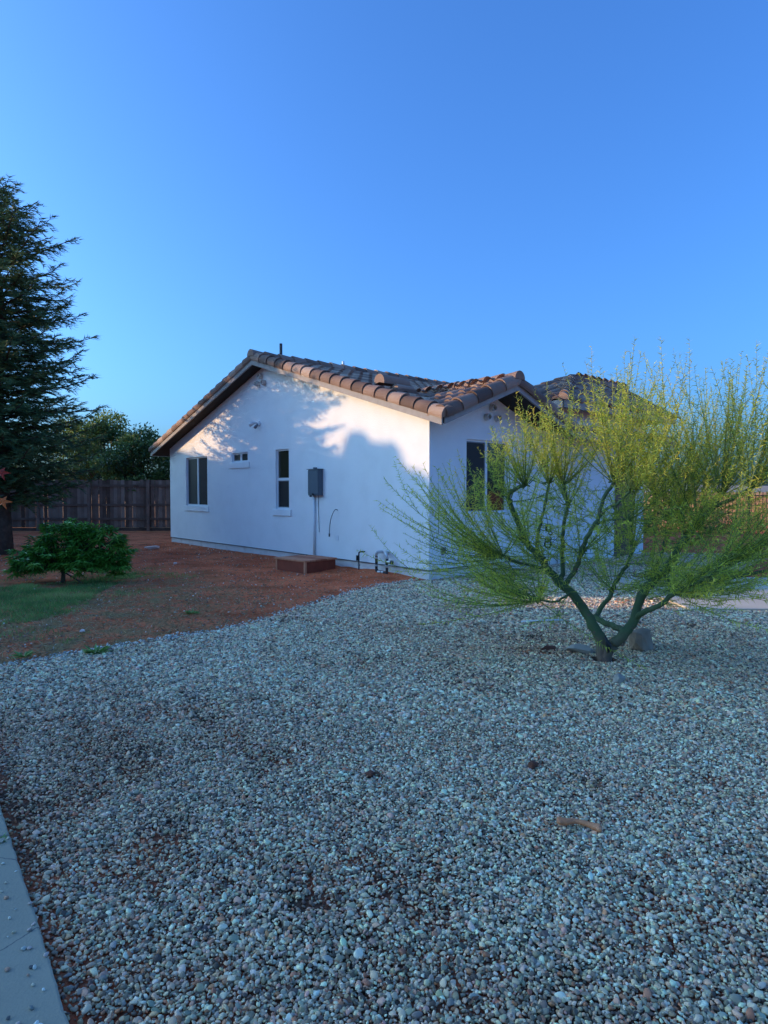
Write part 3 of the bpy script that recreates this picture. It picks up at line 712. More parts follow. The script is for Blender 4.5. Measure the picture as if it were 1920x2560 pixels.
# ---- broadleaf trees behind the fence
def leafy(name, base, H, Rr, nleaf, label, cat, mat_, group=None, lsize=.13, zlow=.35, tr=.09, clumps=26, sq=1.0, house_spread=None):
    base = Vector(base); t = thing(name, label, cat, base, group=group)
    b = MB(); cl = []
    fork = H * zlow
    b.tube([base + Vector((0,0,-.2)), base + Vector((.04,0,fork*.5)), base + Vector((0,.05,fork))], [tr*1.2, tr, tr*.8], 9)
    for k in range(clumps):
        az = random.uniform(0, 2*math.pi); q = (k + .5) / clumps; zz = fork*.9 + (H - fork) * q
        wr = Rr * math.sqrt(max(.06, 1 - (2*q - .85)**2)) * random.uniform(.35, .95)
        c = base + Vector((math.cos(az)*wr, math.sin(az)*wr*sq, zz - .1*H*random.random()*0))
        p, r_ = smooth_path([base + Vector((0,.03,fork*.8)), base.lerp(c, .45) + Vector((0,0,.12*H)), c], [tr*.5, tr*.25, .01], 3)
        b.tube(p, r_, 5, caps=False); cl.append((c, random.uniform(.22, .42) * Rr, random.gauss(.45, .17)))
    b.build('trunk', M['bark'], t, smooth=True)
    per = nleaf // clumps; P = []; T = []; D = []
    for c, r_, tt in cl:
        d = unit(rng.normal(size=(per, 3))); rr = r_ * rng.uniform(.25, 1.15, per) ** .7
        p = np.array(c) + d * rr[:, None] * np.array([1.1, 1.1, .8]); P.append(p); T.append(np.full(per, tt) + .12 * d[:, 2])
        D.append(d * .7 + rng.normal(size=(per, 3)) * .6 + np.array([0, 0, -.15]))
    P = np.concatenate(P); D = np.concatenate(D); T = np.concatenate(T); n = len(P)
    v, f, k = leaves(P, D, lsize * rng.uniform(.7, 1.4, n), lsize * rng.uniform(.4, .6, n))
    mesh_obj('crown', v, f, np.clip(T + rng.normal(0, .1, n), 0, 1), mat_, t)
    return t
GT = 'trees growing beyond the wood fence'
leafy('broadleaf_tree', (-11.9, 27.6, 0), 4.75, 1.9, 12000, 'taller pale tipped leafy tree beyond the wood fence beside the conifer', 'tree', M['leaf_dark'], GT)
leafy('broadleaf_tree', (-10.2, 26.9, 0), 4.05, 1.7, 11000, 'mid green leafy tree with sky gaps beyond the fence, second from the house', 'tree', M['leaf_dark'], GT)
leafy('broadleaf_tree', (-8.6, 27.3, 0), 3.85, 1.45, 9500, 'dark leafy tree beyond the fence partly hidden by the house eave', 'tree', M['leaf_dark'], GT)
leafy('broadleaf_tree', (-14.4, 29.5, 0), 4.9, 2.0, 9000, 'sunlit yellow green tree beyond the fence seen through gaps in the conifer', 'tree', M['leaf_yellow'], GT)
leafy('broadleaf_tree', (-17.3, 28.0, 0), 4.5, 2.0, 9000, 'dark bushy tree beyond the fence behind the left side of the conifer', 'tree', M['leaf_dark'], GT)

# ---- trees and houses to the left, outside the frame, placed and shaped so that their long shadows cover the yard
def cone_tree(base, H, Rr, label, n=9000):
    base = Vector(base); t = thing('cypress_tree', label, 'tree', base, group='unseen trees along the left side of the yard')
    b = MB(); b.tube([base + Vector((0,0,-.2)), base + Vector((0,0,H*.5)), base + Vector((0,0,H*.97))], [.16,.1,.015], 8); b.build('trunk', M['bark'], t)
    z = rng.uniform(.03, 1, n); rr = Rr * (1 - z) ** .55 * rng.uniform(.25, 1.08, n); az = rng.uniform(0, 2*np.pi, n)
    P = np.array(base) + np.stack([rr*np.cos(az), rr*np.sin(az), z*H], 1)
    D = np.stack([np.cos(az)*.5, np.sin(az)*.5, np.ones(n)], 1) + rng.normal(0, .3, (n, 3))
    v, f, k = leaves(P, D, rng.uniform(.22, .42, n), rng.uniform(.09, .16, n))
    mesh_obj('crown', v, f, rng.normal(.45, .12, n), M['needle'], t)
CY = ((13.1,6.63,1.0,'bushy cypress, first of the row'), (13.6,7.03,1.0,'second cypress of the row'),
      (14.15,7.48,.9,'pointed cypress, third of the row'), (14.68,7.58,.9,'tallest pointed cypress in the middle of the row'), (15.2,7.08,1.1,'broad cypress, fifth of the row'), (15.75,7.38,1.0,'sixth cypress of the row'), (16.4,7.08,1.2,'wide cypress near the farther house'), (17.2,6.68,1.2,'last cypress beside the farther house'))
for y, H, r_, lb in CY:
    cone_tree((-22 + random.uniform(-.15,.15), y, 0), H, r_, lb + ', unseen at left, shaped for the wall shadow')
def shade_house(x0, x1, y0, y1, eave, ridge, label):  # out-of-frame houses added to block the low sun
    t = thing('unseen_shade_house', label, 'house', ((x0+x1)/2, (y0+y1)/2, 0))
    b = MB(); b.box((x0,y0,-.2), (x1,y1,eave)); b.build('wall', M['hill_house'], t)
    for yy in np.arange(y0 + 2, y1 - 2, 3.5):
        for za, zb in ((1, 2.3), (eave-2.1, eave-.9)):
            w = MB(); w.box((x1+.002,yy,za), (x1+.06,yy+1.2,zb)); w.build('window', M['glass'], t)
    o_ = .5; xm = (x0+x1)/2; b = MB()
    b.prism([(x0-o_,y0-o_,eave-.1), (xm,y0-o_,ridge), (x1+o_,y0-o_,eave-.1)], (0, y1-y0+2*o_, 0), .4); b.build('roof', M['tile'], t); return t
nb1 = shade_house(-33, -23.2, -1.5, 10.8, 6.6, 8.95, 'unseen two storey house left of the yard, added to shade the gravel')
b = MB(); b.box((-30,10.8,-.2), (-23.4,12.7,6.15)); b.build('added_low_block', M['hill_house'], nb1)  # added low block, its height leaves a sunlit strip on the driveway
shade_house(-32, -23.0, 13.15, 27, 6.3, 7.95, 'unseen farther house behind the cypress row, added to shade the wall')

# ---- wood fence
fn = thing('wood_fence', 'weathered brown board fence with gaps of light between the boards behind the yard', 'fence', (-12, 25, 0))
x = -22.0; pk = MB(); FH = 1.98
while x < -3.5:
    w = random.uniform(.13, .145); hgt = FH + random.uniform(-.03, .03); yy = 25.05 + random.uniform(-.006, .006)
    pk.box((x, yy, .13), (x + w, yy + .018, hgt), min(1, max(0, random.gauss(.5,.25))))
    x += w + random.choice([.002, .003, .004, .005, .012, .018])
pk.build('board', M['fence_wood'], fn, kind='stuff')
for z in (.42, .97, 1.72):
    b = MB(); b.box((-22,25.01,z), (-3.5,25.048,z+.09), .35); b.build('rail', M['fence_wood'], fn)
b = MB(); b.box((-22,25.03,-.05), (-3.5,25.06,.12), .15); b.build('kick_board', M['fence_wood'], fn)
for x in (-20.4, -18.0, -15.6, -13.5, -11.5, -9.2, -6.9, -4.6):
    b = MB(); b.box((x-.05,24.90,-.2), (x+.05,25.008,2.0), .55); b.build('post', M['fence_wood'], fn)

# ---- iron fence, low shrubs and the far ground at the right
ir = thing('iron_fence', 'black iron picket fence at the right in front of sunlit orange earth', 'fence', (13, 23, 0))
b = MB()
for x in np.arange(7.4, 22, .135): b.box((x, 23, .05), (x+.018, 23.018, 1.52))
b.build('picket', M['black'], ir, kind='stuff')
for z in (.16, .75, 1.38):
    b = MB(); b.box((7.4,22.99,z), (22,23.03,z+.035)); b.build('rail', M['black'], ir)
for x in np.arange(8.4, 22, 2.35):
    b = MB(); b.box((x,22.97,-.1), (x+.06,23.04,1.62)); b.build('post', M['black'], ir)
for i, (x, y, r_, h_, lb) in enumerate(((9.3,21.9,.55,.75,'low dark shrub at the foot of the iron fence nearest the house'), (11.6,22.1,.8,.85,'wide low dark shrub in the middle of the iron fence'), (14.2,21.7,.6,.6,'low dark shrub by the iron fence at the far right'))):
    leafy('low_shrub', (x,y,0), h_, r_, 1600, lb, 'shrub', M['leaf_dark'], 'low shrubs along the iron fence', lsize=.07, zlow=.12, tr=.02, clumps=12)
hl = MB()
hx_ = np.linspace(-700, 900, 90)
for a0, a1 in zip(hx_, hx_[1:]):
    f0 = 7 + 7*float(vnoise(a0, 3, .012)); f1 = 7 + 7*float(vnoise(a1, 3, .012))
    hl.add([(a0,900,-2), (a1,900,-2), (a1,930,f1), (a0,930,f0), (a1,1000,-2), (a0,1000,-2)], [(0,1,2,3), (3,2,4,5)])
hl.build('hills', mat('dry_far_hills', [(.30,.22,.16),(.42,.34,.26)], .9, .01, .3), kind='structure', smooth=True)

# ------------------------------------------------------------------ palo verde tree at the right
TB = Vector((2.01, 5.83, 0))
palo = thing('palo_verde_tree', 'sprawling green barked multi trunk tree with wispy yellow green shoots beside the front wall', 'tree', TB)
limb_mb = MB()
def limb(px, r0, r1, sub=5, n=12):
    P = [at(x, y, Y) for x, y, Y in px]; k = len(P)
    r0 *= .66; r1 *= .66
    rr = [r0 + (r1 - r0) * (i / (k-1)) ** .75 for i in range(k)]
    p, q = smooth_path(P, rr, sub); q = [a * (1 + .03*math.sin(i*1.3) + random.uniform(-.03,.05)) for i, a in enumerate(q)]
    p = [a if i in (0, len(p)-1) else a + Vector((random.gauss(0,1), random.gauss(0,1), random.gauss(0,1))) * .004 for i, a in enumerate(p)]
    limb_mb.tube(p, q, n); return P
limb([(1510,1668,5.80), (1508,1645,5.82), (1503,1603,5.84), (1482,1562,5.86), (1470,1540,5.88), (1433,1488,5.93), (1401,1458,5.97), (1375,1430,6.0), (1358,1406,6.03), (1317,1356,6.06), (1296,1305,6.08), (1272,1252,6.06), (1279,1228,6.04), (1313,1212,6.02)], .095, .026)
limb([(1512,1662,5.80), (1520,1625,5.80), (1540,1606,5.78), (1563,1581,5.76), (1583,1556,5.74), (1603,1490,5.72), (1628,1457,5.70), (1669,1419,5.67), (1692,1380,5.64), (1720,1334,5.62), (1743,1304,5.60), (1776,1276,5.58), (1804,1231,5.56)], .085, .035)
limb([(1401,1456,5.97), (1408,1420,6.08), (1406,1378,6.16), (1408,1323,6.2), (1414,1291,6.22), (1419,1262,6.24), (1408,1210,6.25)], .036, .022)
limb([(1415,1458,5.95), (1436,1427,5.9), (1454,1378,5.84), (1467,1345,5.8), (1484,1315,5.78), (1498,1289,5.76), (1509,1248,5.76), (1535,1203,5.76)], .036, .024)
limb([(1498,1289,5.76), (1520,1272,5.70), (1550,1254,5.66), (1578,1226,5.62)], .022, .016)
limb([(1486,1313,5.78), (1510,1303,5.72), (1535,1299,5.66), (1573,1298,5.6)], .018, .011)
limb([(1360,1400,6.03), (1342,1366,6.15), (1352,1308,6.22), (1362,1262,6.26), (1372,1206,6.3)], .028, .018)
limb([(1560,1580,5.80), (1545,1570,5.98), (1508,1556,6.12), (1490,1542,6.2), (1497,1530,6.26), (1525,1488,6.34), (1540,1454,6.4), (1564,1415,6.46), (1584,1368,6.5), (1580,1329,6.52), (1584,1270,6.5), (1592,1212,6.46)], .052, .016)
limb([(1588,1545,5.74), (1610,1530,5.6), (1654,1509,5.45), (1700,1474,5.3), (1755,1450,5.2), (1812,1405,5.12)], .042, .022)
limb([(1603,1492,5.73), (1640,1420,5.95), (1660,1358,6.1), (1668,1300,6.18)], .022, .012)
limb([(1780,1270,5.58), (1830,1248,5.5), (1880,1218,5.45)], .026, .018)
limb([(1372,1426,6.0), (1325,1412,5.85), (1285,1402,5.72), (1252,1386,5.62)], .026, .018)
limb([(1655,1430,5.68), (1690,1470,5.45), (1690,1476,5.35)], .018, .014)
limb([(1755,1450,5.2), (1850,1440,5.05), (1960,1410,4.95), (2050,1330,4.95)], .024, .014)
limb([(1430,1480,5.93), (1385,1505,5.7), (1340,1498,5.5)], .018, .01)
limb_mb.build('trunk', M['palo_bark'], palo, smooth=True)
# the bark wound at the fork
cs_b = MB()
for k in range(4):
    p = [at(1513 + k*4.0, 1590 + k*5, 5.735), at(1517 + k*3, 1606 + k*3, 5.722), at(1520 + k*2.0, 1632 - k*2, 5.725)]
    cs_b.tube(p, [.006,.013,.005], 6)
cs_b.build('bark_wound', M['black'], palo, smooth=True)

knobs = [(1313,1210,6.02,26,(-.1,-.2,1)), (1272,1248,6.06,14,(-.6,0,.8)), (1408,1208,6.25,26,(0,.2,1)), (1419,1260,6.24,14,(.1,.4,.7)), (1535,1202,5.76,30,(0,-.1,1)), (1578,1226,5.62,24,(.4,-.2,.9)),
         (1573,1298,5.6,14,(.5,-.4,.6)), (1372,1206,6.3,22,(-.1,.3,1)), (1584,1362,6.5,16,(.2,.5,.6)), (1592,1212,6.46,24,(.2,.3,1)), (1812,1403,5.12,34,(.7,-.3,.5)), (1668,1298,6.18,26,(.3,.2,1)),
         (1804,1231,5.56,40,(.25,0,1)), (1880,1216,5.45,30,(.5,0,.9)), (1252,1386,5.62,40,(-1,-.1,.40)), (1690,1474,5.35,24,(.4,-.5,.3)), (2050,1330,4.95,16,(.3,0,1)), (1340,1498,5.5,20,(-.7,-.4,.25)),
         (1317,1356,6.06,16,(-.8,.1,.6)), (1360,1404,6.03,10,(-.3,.5,.4)), (1743,1302,5.6,14,(.1,.5,.8)), (1720,1334,5.62,12,(.3,-.6,.4)), (1628,1457,5.7,10,(.2,-.6,.4)), (1454,1378,5.84,8,(.3,-.5,.5)), (1530,1470,6.3,12,(-.1,.5,.4)), (1700,1300,6.0,22,(.2,.3,1)), (1640,1235,6.1,18,(0,0,1))]
wh = MB(); NP, ND, NL, NT = [], [], [], []
def whip(p, d, ln, r0, up, lvl=0, tt=.5):
    K = 9; pts = [p.copy()]; d = d.normalized(); st = ln / (K - 1); cur = p.copy()
    wob = Vector((random.uniform(-.06,.06), random.uniform(-.06,.06), 0))
    for k in range(1, K):
        d = (d + Vector((0, 0, up)) + wob * (1 if k % 3 else -1)).normalized(); cur = cur + d * st
        if cur.z < .06: cur.z = .06; d.z = abs(d.z) + .1
        pts.append(cur.copy())
    wh.tube(pts, [r0 * (1 - .82*k/(K-1)) for k in range(K)], 4, tt, caps=False)
    m = int(ln / .0155); sp = 1 if random.random() < .5 else -1
    for j in range(m):
        q = .10 + .90 * (j + random.random()*.6) / m; k = min(K-2, int(q*(K-1))); fr = q*(K-1) - k
        pp = pts[k].lerp(pts[k+1], fr); ax = (pts[k+1] - pts[k]).normalized()
        sv = ax.orthogonal().normalized(); sv = Matrix.Rotation(random.uniform(0, 2*math.pi), 3, ax) @ sv
        nd = ax * random.uniform(.25, .8) + sv
        NP.append(pp); ND.append(nd); NL.append((.074 - .036*q) * random.uniform(.6, 1.3)); NT.append(tt + .20*q - .05)
    return pts
crown_c = at(1560, 1450, 5.8)
for kx, ky, Y, n, bias in knobs:
    P = at(kx, ky, Y); bias = Vector(bias)
    for j in range(6):                              # gnarled pollard stub
        a = Vector((random.gauss(0,1), random.gauss(0,1), random.gauss(0,.7))).normalized()
        limb_mb_ = wh; wh.tube([P, P + a*.05], [.016,.006], 6, .1)
    n = int(n * 1.05); lf = .60 if kx < 1330 else (.74 if kx < 1425 else (.92 if kx < 1600 else 1.0))
    for j in range(n):
        rd = Vector((random.gauss(0,1), random.gauss(0,1), random.gauss(0,.6)))
        d = bias.normalized() * 1.0 + rd * .58
        if d.length < .2: d = bias.copy()
        hor = abs(bias.z) < .5 * bias.length
        ln = random.triangular(.55, 1.42, 1.05) * (1.0 if n > 12 else .7) * (1.0 if hor else lf)
        tt = min(1, max(0, random.gauss(.45, .18)))
        pts = whip(P + rd*.015, d, ln, random.uniform(.0035,.0055), random.uniform(.05,.16) if not hor else random.uniform(.03,.13), 0, tt)
        for q in range(random.choice([0,1,1,2])):
            k = random.randint(2, 5); ax = (pts[k+1]-pts[k]).normalized()
            whip(pts[k], ax + Vector((random.gauss(0,.45), random.gauss(0,.45), .1)), ln*random.uniform(.25,.5), .0028, .08, 1, tt)
# short leafy twigs straight from the limbs, filling the lower crown
lm = [(1401,1458,5.97,1628,1457,5.7)]
for _ in range(360):
    kx, ky, Y, n, bias = random.choice(knobs)
    c = at(1520 + random.gauss(60, 200), 1430 + random.gauss(0, 55), 5.8 + random.gauss(0, .45))
    K = at(kx, ky, Y); c = K.lerp(c, random.uniform(.15, .5))
    whip(c, Vector((c.x - TB.x, c.y - TB.y, random.uniform(-.2,.4))) + Vector((random.gauss(0,.4), random.gauss(0,.4), 0)), random.uniform(.22,.6), .0028, random.uniform(-.02,.08), 1, random.gauss(.38,.15))
for _ in range(300):
    kx, ky, Y, n, bias = random.choice([q for q in knobs if q[1] > 1340])
    lft = kx < 1450
    c = at(random.gauss(1290, 85) if lft else random.gauss(1740, 95), random.gauss(1475, 38), Y + random.gauss(0, .3)); K = at(kx, ky, Y); c = K.lerp(c, random.uniform(.25, .85))
    whip(c, Vector((-1 if lft else 1, random.gauss(0,.6), random.uniform(-.35,.35))), random.uniform(.25,.6), .0028, random.uniform(-.01,.09), 1, random.gauss(.42,.15))
wh.build('shoots', M['palo_twig'], palo)
NP = np.array(NP); ND = np.array(ND); NL = np.array(NL); NT = np.array(NT)
v, f = needles(NP, ND, NL, .0078)
mesh_obj('foliage', v, f, np.clip(NT + rng.normal(0, .08, len(NT)), 0, 1), M['palo_leaf'], palo)

# black tie loops hanging in the tree
tie = thing('tree_tie', 'chain of black rubber tie loops hanging among the tree branches in front of the wall', 'tree tie', at(1369, 1340, 6.15))
def loop_ring(cx, cy, w, h, Y, r, tilt=0):
    pts = []
    for k in range(21):
        a = 2*math.pi*k/20; X = w*math.cos(a); Z = h*math.sin(a)
        pts.append(at(cx + X*math.cos(tilt) - Z*math.sin(tilt), cy + X*math.sin(tilt) + Z*math.cos(tilt), Y + .02*math.sin(a)))
    b = MB(); b.tube(pts, r, 8, caps=False); b.build('loop', M['black'], tie, smooth=True)
loop_ring(1371, 1320, 5.5, 8, 6.15, .009); loop_ring(1376, 1333, 4.5, 4, 6.14, .005, .5); loop_ring(1369, 1351, 6.5, 5, 6.15, .005, -.3)
loop_ring(1374, 1347, 4.5, 4.5, 6.14, .004, .3); loop_ring(1370, 1361, 8, 8.5, 6.15, .009)
b = MB(); b.tube([at(1370,1368,6.15), at(1371,1390,6.15), at(1374,1412,6.16)], .003, 5); b.build('cord', M['black'], tie); b = MB(); b.tube([at(1378,1358,6.15), at(1392,1346,6.17), at(1406,1335,6.2)], .003, 5); b.build('cord', M['black'], tie); b = MB()
b.tube([at(1370,1313,6.15), at(1366,1290,6.18), at(1360,1270,6.25)], .003, 5); b.build('cord', M['black'], tie)

# ------------------------------------------------------------------ leafy shrub at the left
SB = Vector((-5.5, 10.9, 0))
shrub = thing('leafy_shrub', 'low spreading shrub with long drooping glossy green leaves on the lawn edge', 'shrub', SB)
b = MB(); tips = []
b.tube([SB + Vector((0,0,-.1)), SB + Vector((.02,0,.14)), SB + Vector((-.02,.02,.30))], [.045,.035,.03], 8)
b.tube([SB + Vector((.02,.0,.18)), SB + Vector((.22,-.06,.08)), SB + Vector((.40,-.1,-.02))], [.014,.012,.008], 6)
lobes = [((-5.45,10.9,.66), .50, .46, 80), ((-4.72,10.95,.56), .38, .42, 56), ((-6.00,10.95,.45), .36, .32, 40), ((-5.1,10.7,.40), .40, .28, 44), ((-5.70,10.72,.34), .36, .22, 34), ((-5.02,10.9,.66), .34, .36, 34), ((-4.6,10.8,.32), .30, .2, 24), ((-6.1,10.8,.28), .26, .18, 18)]
for c, rx, rz, n in lobes:
    c = Vector(c)
    for k in range(n):
        a = Vector((random.gauss(0,1), random.gauss(0,1), random.gauss(.15,1))).normalized(); s = random.uniform(.55, 1.08)
        tp = c + Vector((a.x*rx*s, a.y*rx*s*.9, a.z*rz*s)); tp.z = max(tp.z, .12)
        p, r_ = smooth_path([SB + Vector((0,.01,.26)), (SB + Vector((0,0,.3))).lerp(tp, .5) + Vector((0,0,-.03)), tp], [.014,.008,.003], 3)
        b.tube(p, r_, 5, caps=False); tips.append((tp, a, random.gauss(.42,.17)))
b.build('stem', M['shrub_bark'], shrub, smooth=True)
P, D, T = [], [], []
for tp, a, tt in tips:
    n = 21; az0 = random.uniform(0, 6.28)
    for k in range(n):
        az = az0 + k*2.4; w = k / n
        d = Vector((math.cos(az), math.sin(az), .55 - 1.1*w)) + a*.35
        P.append(tp - a*.10*w + Vector((random.gauss(0,.012), random.gauss(0,.012), 0))); D.append(d); T.append(tt + random.gauss(0,.08) - .12*w)
P = np.array(P); D = np.array(D); n = len(P)
v, f, k = leaves(P, D, rng.uniform(.10, .17, n), rng.uniform(.026, .04, n), roll=rng.normal(0, .35, n), fold=.22, droop=.38)
mesh_obj('foliage', v, f, np.repeat(np.clip(T, 0, 1), 2), M['shrub_leaf'], shrub)

# ------------------------------------------------------------------ maple sapling, leaves poking in at the left edge
mp = thing('maple_sapling', 'thin sapling with red and orange star shaped leaves at the left edge of the frame', 'sapling', (-3.42, 4.9, 0))
b = MB(); p, r_ = smooth_path([(-3.42,4.9,-.05), (-3.40,4.88,.7), (-3.36,4.86,1.4), (-3.30,4.85,1.95)], [.014,.011,.008,.004], 5); b.tube(p, r_, 8)
lv = []
def twig(a, c):
    b.tube([Vector(a), (Vector(a)+Vector(c))/2 + Vector((0,0,.03)), Vector(c)], [.006,.005,.0035], 6)
    lv.append(Vector(c))
L1 = at(4, 1166, 4.8); L2 = at(8, 1238, 4.75)
twig((-3.38,4.87,1.55), L1); twig((-3.39,4.88,1.35), L2)
for c in ((-3.25,4.95,1.9), (-3.5,4.8,1.75), (-3.62,4.95,1.5), (-3.55,4.75,1.2), (-3.3,5.05,1.35), (-3.6,5.0,1.0), (-3.42,4.72,1.05)): twig((-3.39,4.87,c[2]-.12), c)
b.build('stem', M['shrub_bark'], mp, smooth=True)
for i, c in enumerate(lv):
    m = MB(); sz = .075 if i > 1 else .062; aim = Vector((0,-1,.1)).normalized() if i < 2 else Vector((random.gauss(0,.5),-1,random.gauss(0,.5))).normalized()
    X = aim.cross(Vector((0,0,1))).normalized(); Z = X.cross(aim); ring = []
    down = -math.pi/2 + random.uniform(-.3,.3)
    for k in range(10):
        a = down + 2*math.pi*k/10; rr = sz * (1.0 if k % 2 == 0 else .38)
        if k == 4 or k == 6: rr *= .75
        ring.append(c + Vector((0,0,-sz*.75)) + X*math.cos(a)*rr + Z*math.sin(a)*rr + aim*(-.018 if k % 2 == 0 else .004))
    m.add([c + Vector((0,0,-sz*.75))] + ring, [(0, k+1, (k+1) % 10 + 1) for k in range(10)], .12 if i == 0 else (.8 if i == 1 else random.random()))
    m.build('leaf', M['maple'], mp)

# ------------------------------------------------------------------ stones, bone, rod
def stone(name, c, sz, m, label, cat='rock', group=None, rot=0, seed=0, flat=.0, ang=.35, burial=.3):
    import bmesh
    rs = random.Random(seed); bm = bmesh.new()
    for _ in range(17):
        q = Vector((rs.gauss(0,1), rs.gauss(0,1), rs.gauss(0,1))).normalized() * rs.uniform(.75, 1.05)
        q = Vector([math.copysign(abs(c_) ** .72, c_) for c_ in q])
        bm.verts.new((q.x*sz[0]*.58, q.y*sz[1]*.58, q.z*sz[2]*.58))
    hull = bmesh.ops.convex_hull(bm, input=bm.verts)
    bmesh.ops.delete(bm, geom=list({g for g in hull['geom_interior'] + hull['geom_unused'] if isinstance(g, bmesh.types.BMVert)}), context='VERTS')
    for f in bm.faces: f.smooth = False
    zmin = min(v.co.z for v in bm.verts); H = -2*zmin
    for v in bm.verts: v.co.z -= zmin + H*burial*.5
    me = bpy.data.meshes.new(name); bm.to_mesh(me); bm.free()
    a = me.attributes.new('tint','FLOAT','FACE'); a.data.foreach_set('value', np.full(len(me.polygons), .5, dtype=np.float32))
    me.materials.append(m); ob = bpy.data.objects.new(name, me); COL.objects.link(ob); ob.location = c; ob.rotation_euler = (0,0,rot)
    bv = ob.modifiers.new('b','BEVEL'); bv.width = .006; bv.segments = 2; bv.limit_method = 'ANGLE'
    return tag(ob, label, cat, group)
stone('boulder', (2.52,6.22,0), (.29,.22,.25), M['rock'], 'brown grey angular boulder at the right of the green tree trunk', rot=.6, seed=34, burial=.3)
stone('flat_stone', (1.86,6.07,0), (.25,.16,.10), M['rock_grey'], 'flat grey slab stone just left of the tree trunk', rot=-.2, seed=5, burial=.3)
stone('stone', (1.89,5.12,0), (.12,.09,.09), M['rock_grey'], 'small pointed grey stone in the gravel in front of the tree', rot=.9, seed=8, burial=.2)
stone('stone', (1.62,6.2,0), (.17,.11,.05), M['rock_red'], 'dark reddish stone in the gravel left of the flat grey slab', rot=.2, seed=10, burial=.3)
stone('stone', (.83,3.52,.0), (.055,.05,.05), M['rock_red'], 'small rusty red stone in the gravel behind the chew bone', rot=.4, seed=11, burial=.1)
stone('stone', (-.075,3.42,.0), (.06,.05,.045), M['rock_red'], 'small brown stone in the middle of the gravel yard', rot=1.1, seed=12, burial=.1)
stone('stone', (-6.2,17.05,.0), (.40,.24,.10), M['rock_pale'], 'flat pale pink stone on the dirt near the fence', rot=.1, seed=13, burial=.2)
stone('stone', (-4.35,13.3,.03), (.09,.07,.05), M['rock_pale'], 'small cream stone on the dirt below the wide window', rot=.6, seed=14, burial=.2)
stone('stone', (-3.3,6.95,.01), (.06,.045,.035), M['rock_pale'], 'small cream stone on the dry thatch near the gravel edge', rot=.3, seed=15, burial=.2)

# chew bone
bn = MB(); p0 = at(1396, 2068, 2.89); p1 = at(1500, 2088, 2.84); p0.z = .040; p1.z = .030; mid = (p0+p1)/2
d = (p1-p0).normalized(); side = d.cross(Vector((0,0,1)))
p, r_ = smooth_path([p0, p0.lerp(p1,.16), p0.lerp(p1,.45) + Vector((0,.016,.004)), p0.lerp(p1,.75) + Vector((0,.012,.002)), p1], [.0185,.0165,.0115,.013,.0195], 6)
bn.tube(p, r_, 14)
for e, sg in ((p0,1), (p1,-1)):
    for s in (-1, 1):
        c = e + side*s*.011 + d*sg*.004; bn.tube([c - d*sg*.012, c, c + d*sg*.014], [.007,.0135,.009], 10)
bn.build('chew_bone', M['bone'], base=(mid.x, mid.y, .02), smooth=True, label='tan chew bone lying on the gravel in the right foreground', cat='bone')
rd_ = MB(); a = at(1303,1559,7.42); c = at(1410,1555,7.5); a.z = .03; c.z = .035; rd_.tube([a, (a+c)/2 + Vector((0,0,.004)), c], .010, 8)
rd_.build('white_rod', M['pvc'], base=(a.x, a.y, 0), smooth=True, label='thin white rod lying on the gravel left of the tree', cat='rod')

# ------------------------------------------------------------------ weeds
def weed(x, y, z, r_, n, label):
    t = rng.uniform(0, 2*np.pi, n); P = np.stack([x + r_*.15*np.cos(t), y + r_*.15*np.sin(t), np.full(n, z)], 1)
    D = np.stack([np.cos(t), np.sin(t), rng.uniform(.15, 1.1, n)], 1)
    v, f, k = leaves(P, D, r_*rng.uniform(.5,1.1,n), r_*rng.uniform(.13,.22,n), roll=rng.normal(0,.3,n), fold=.15, droop=.2)
    mesh_obj('weed', v, f, np.repeat(np.clip(rng.normal(.55,.15,n),0,1), 2), M['grass'], base=(x,y,z), label=label, cat='weed')
weed(-1.66, 2.72, .035, .05, 34, 'small green weed at the joint of the concrete walkway edge')
weed(-2.75, 6.05, .01, .16, 60, 'low green weed tuft on the edge between gravel and dry grass')
weed(-2.42, 8.02, .01, .11, 50, 'single green weed tuft on the red dirt in front of the step')
weed(-3.35, 5.9, .01, .12, 44, 'green weed tuft by the gravel edge near the left of the frame')

# ------------------------------------------------------------------ lawn, dry grass, leaf litter: nobody could count them
def scatter(poly, n, keep=None):
    px = np.array([p[0] for p in poly]); py = np.array([p[1] for p in poly])
    x = rng.uniform(px.min(), px.max(), n); y = rng.uniform(py.min(), py.max(), n); k = inpoly(x, y, poly)
    if keep is not None: k &= keep(x, y)
    return x[k], y[k]
x, y = scatter(GRASS, 90000, lambda x, y: fnoise(x, y, 1.6) + .9*(fnoise(x+4, y, 5)-.5) + rng.normal(0, .10, len(x)) > .36)
# softer rim of the lawn
x2, y2 = scatter([(-9,6), (-9,13), (-3.4,13), (-3.2,6.2)], 26000, lambda x, y: (fnoise(x+3, y, 1.7) + .5*(fnoise(x, y, 7)-.5) > .60))
x = np.concatenate([x, x2]); y = np.concatenate([y, y2])
k = ~inpoly(x, y, GRAVEL); x, y = x[k], y[k]; n = len(x)
P = np.stack([x, y, ground_h(x, y) - .003], 1); D = np.stack([rng.normal(0,.5,n), rng.normal(0,.5,n), np.ones(n)], 1)
v, f = needles(P, D, rng.uniform(.02,.07,n) * (.6 + .9*fnoise(x, y, 3)), .008)
mesh_obj('lawn_grass', v, f, np.clip(.42 + 1.3*(fnoise(x,y,2.4)-.5) + rng.normal(0,.18,n), 0, 1), M['grass'], kind='stuff')
DIRT = [(-9,5), (-3.3,5.0), (-3.1,5.8), (-2.2,6.7), (-1.45,7.5), (-.6,9.5), (.4,10.9), (-6,18.8), (-12,19), (-12,6)]
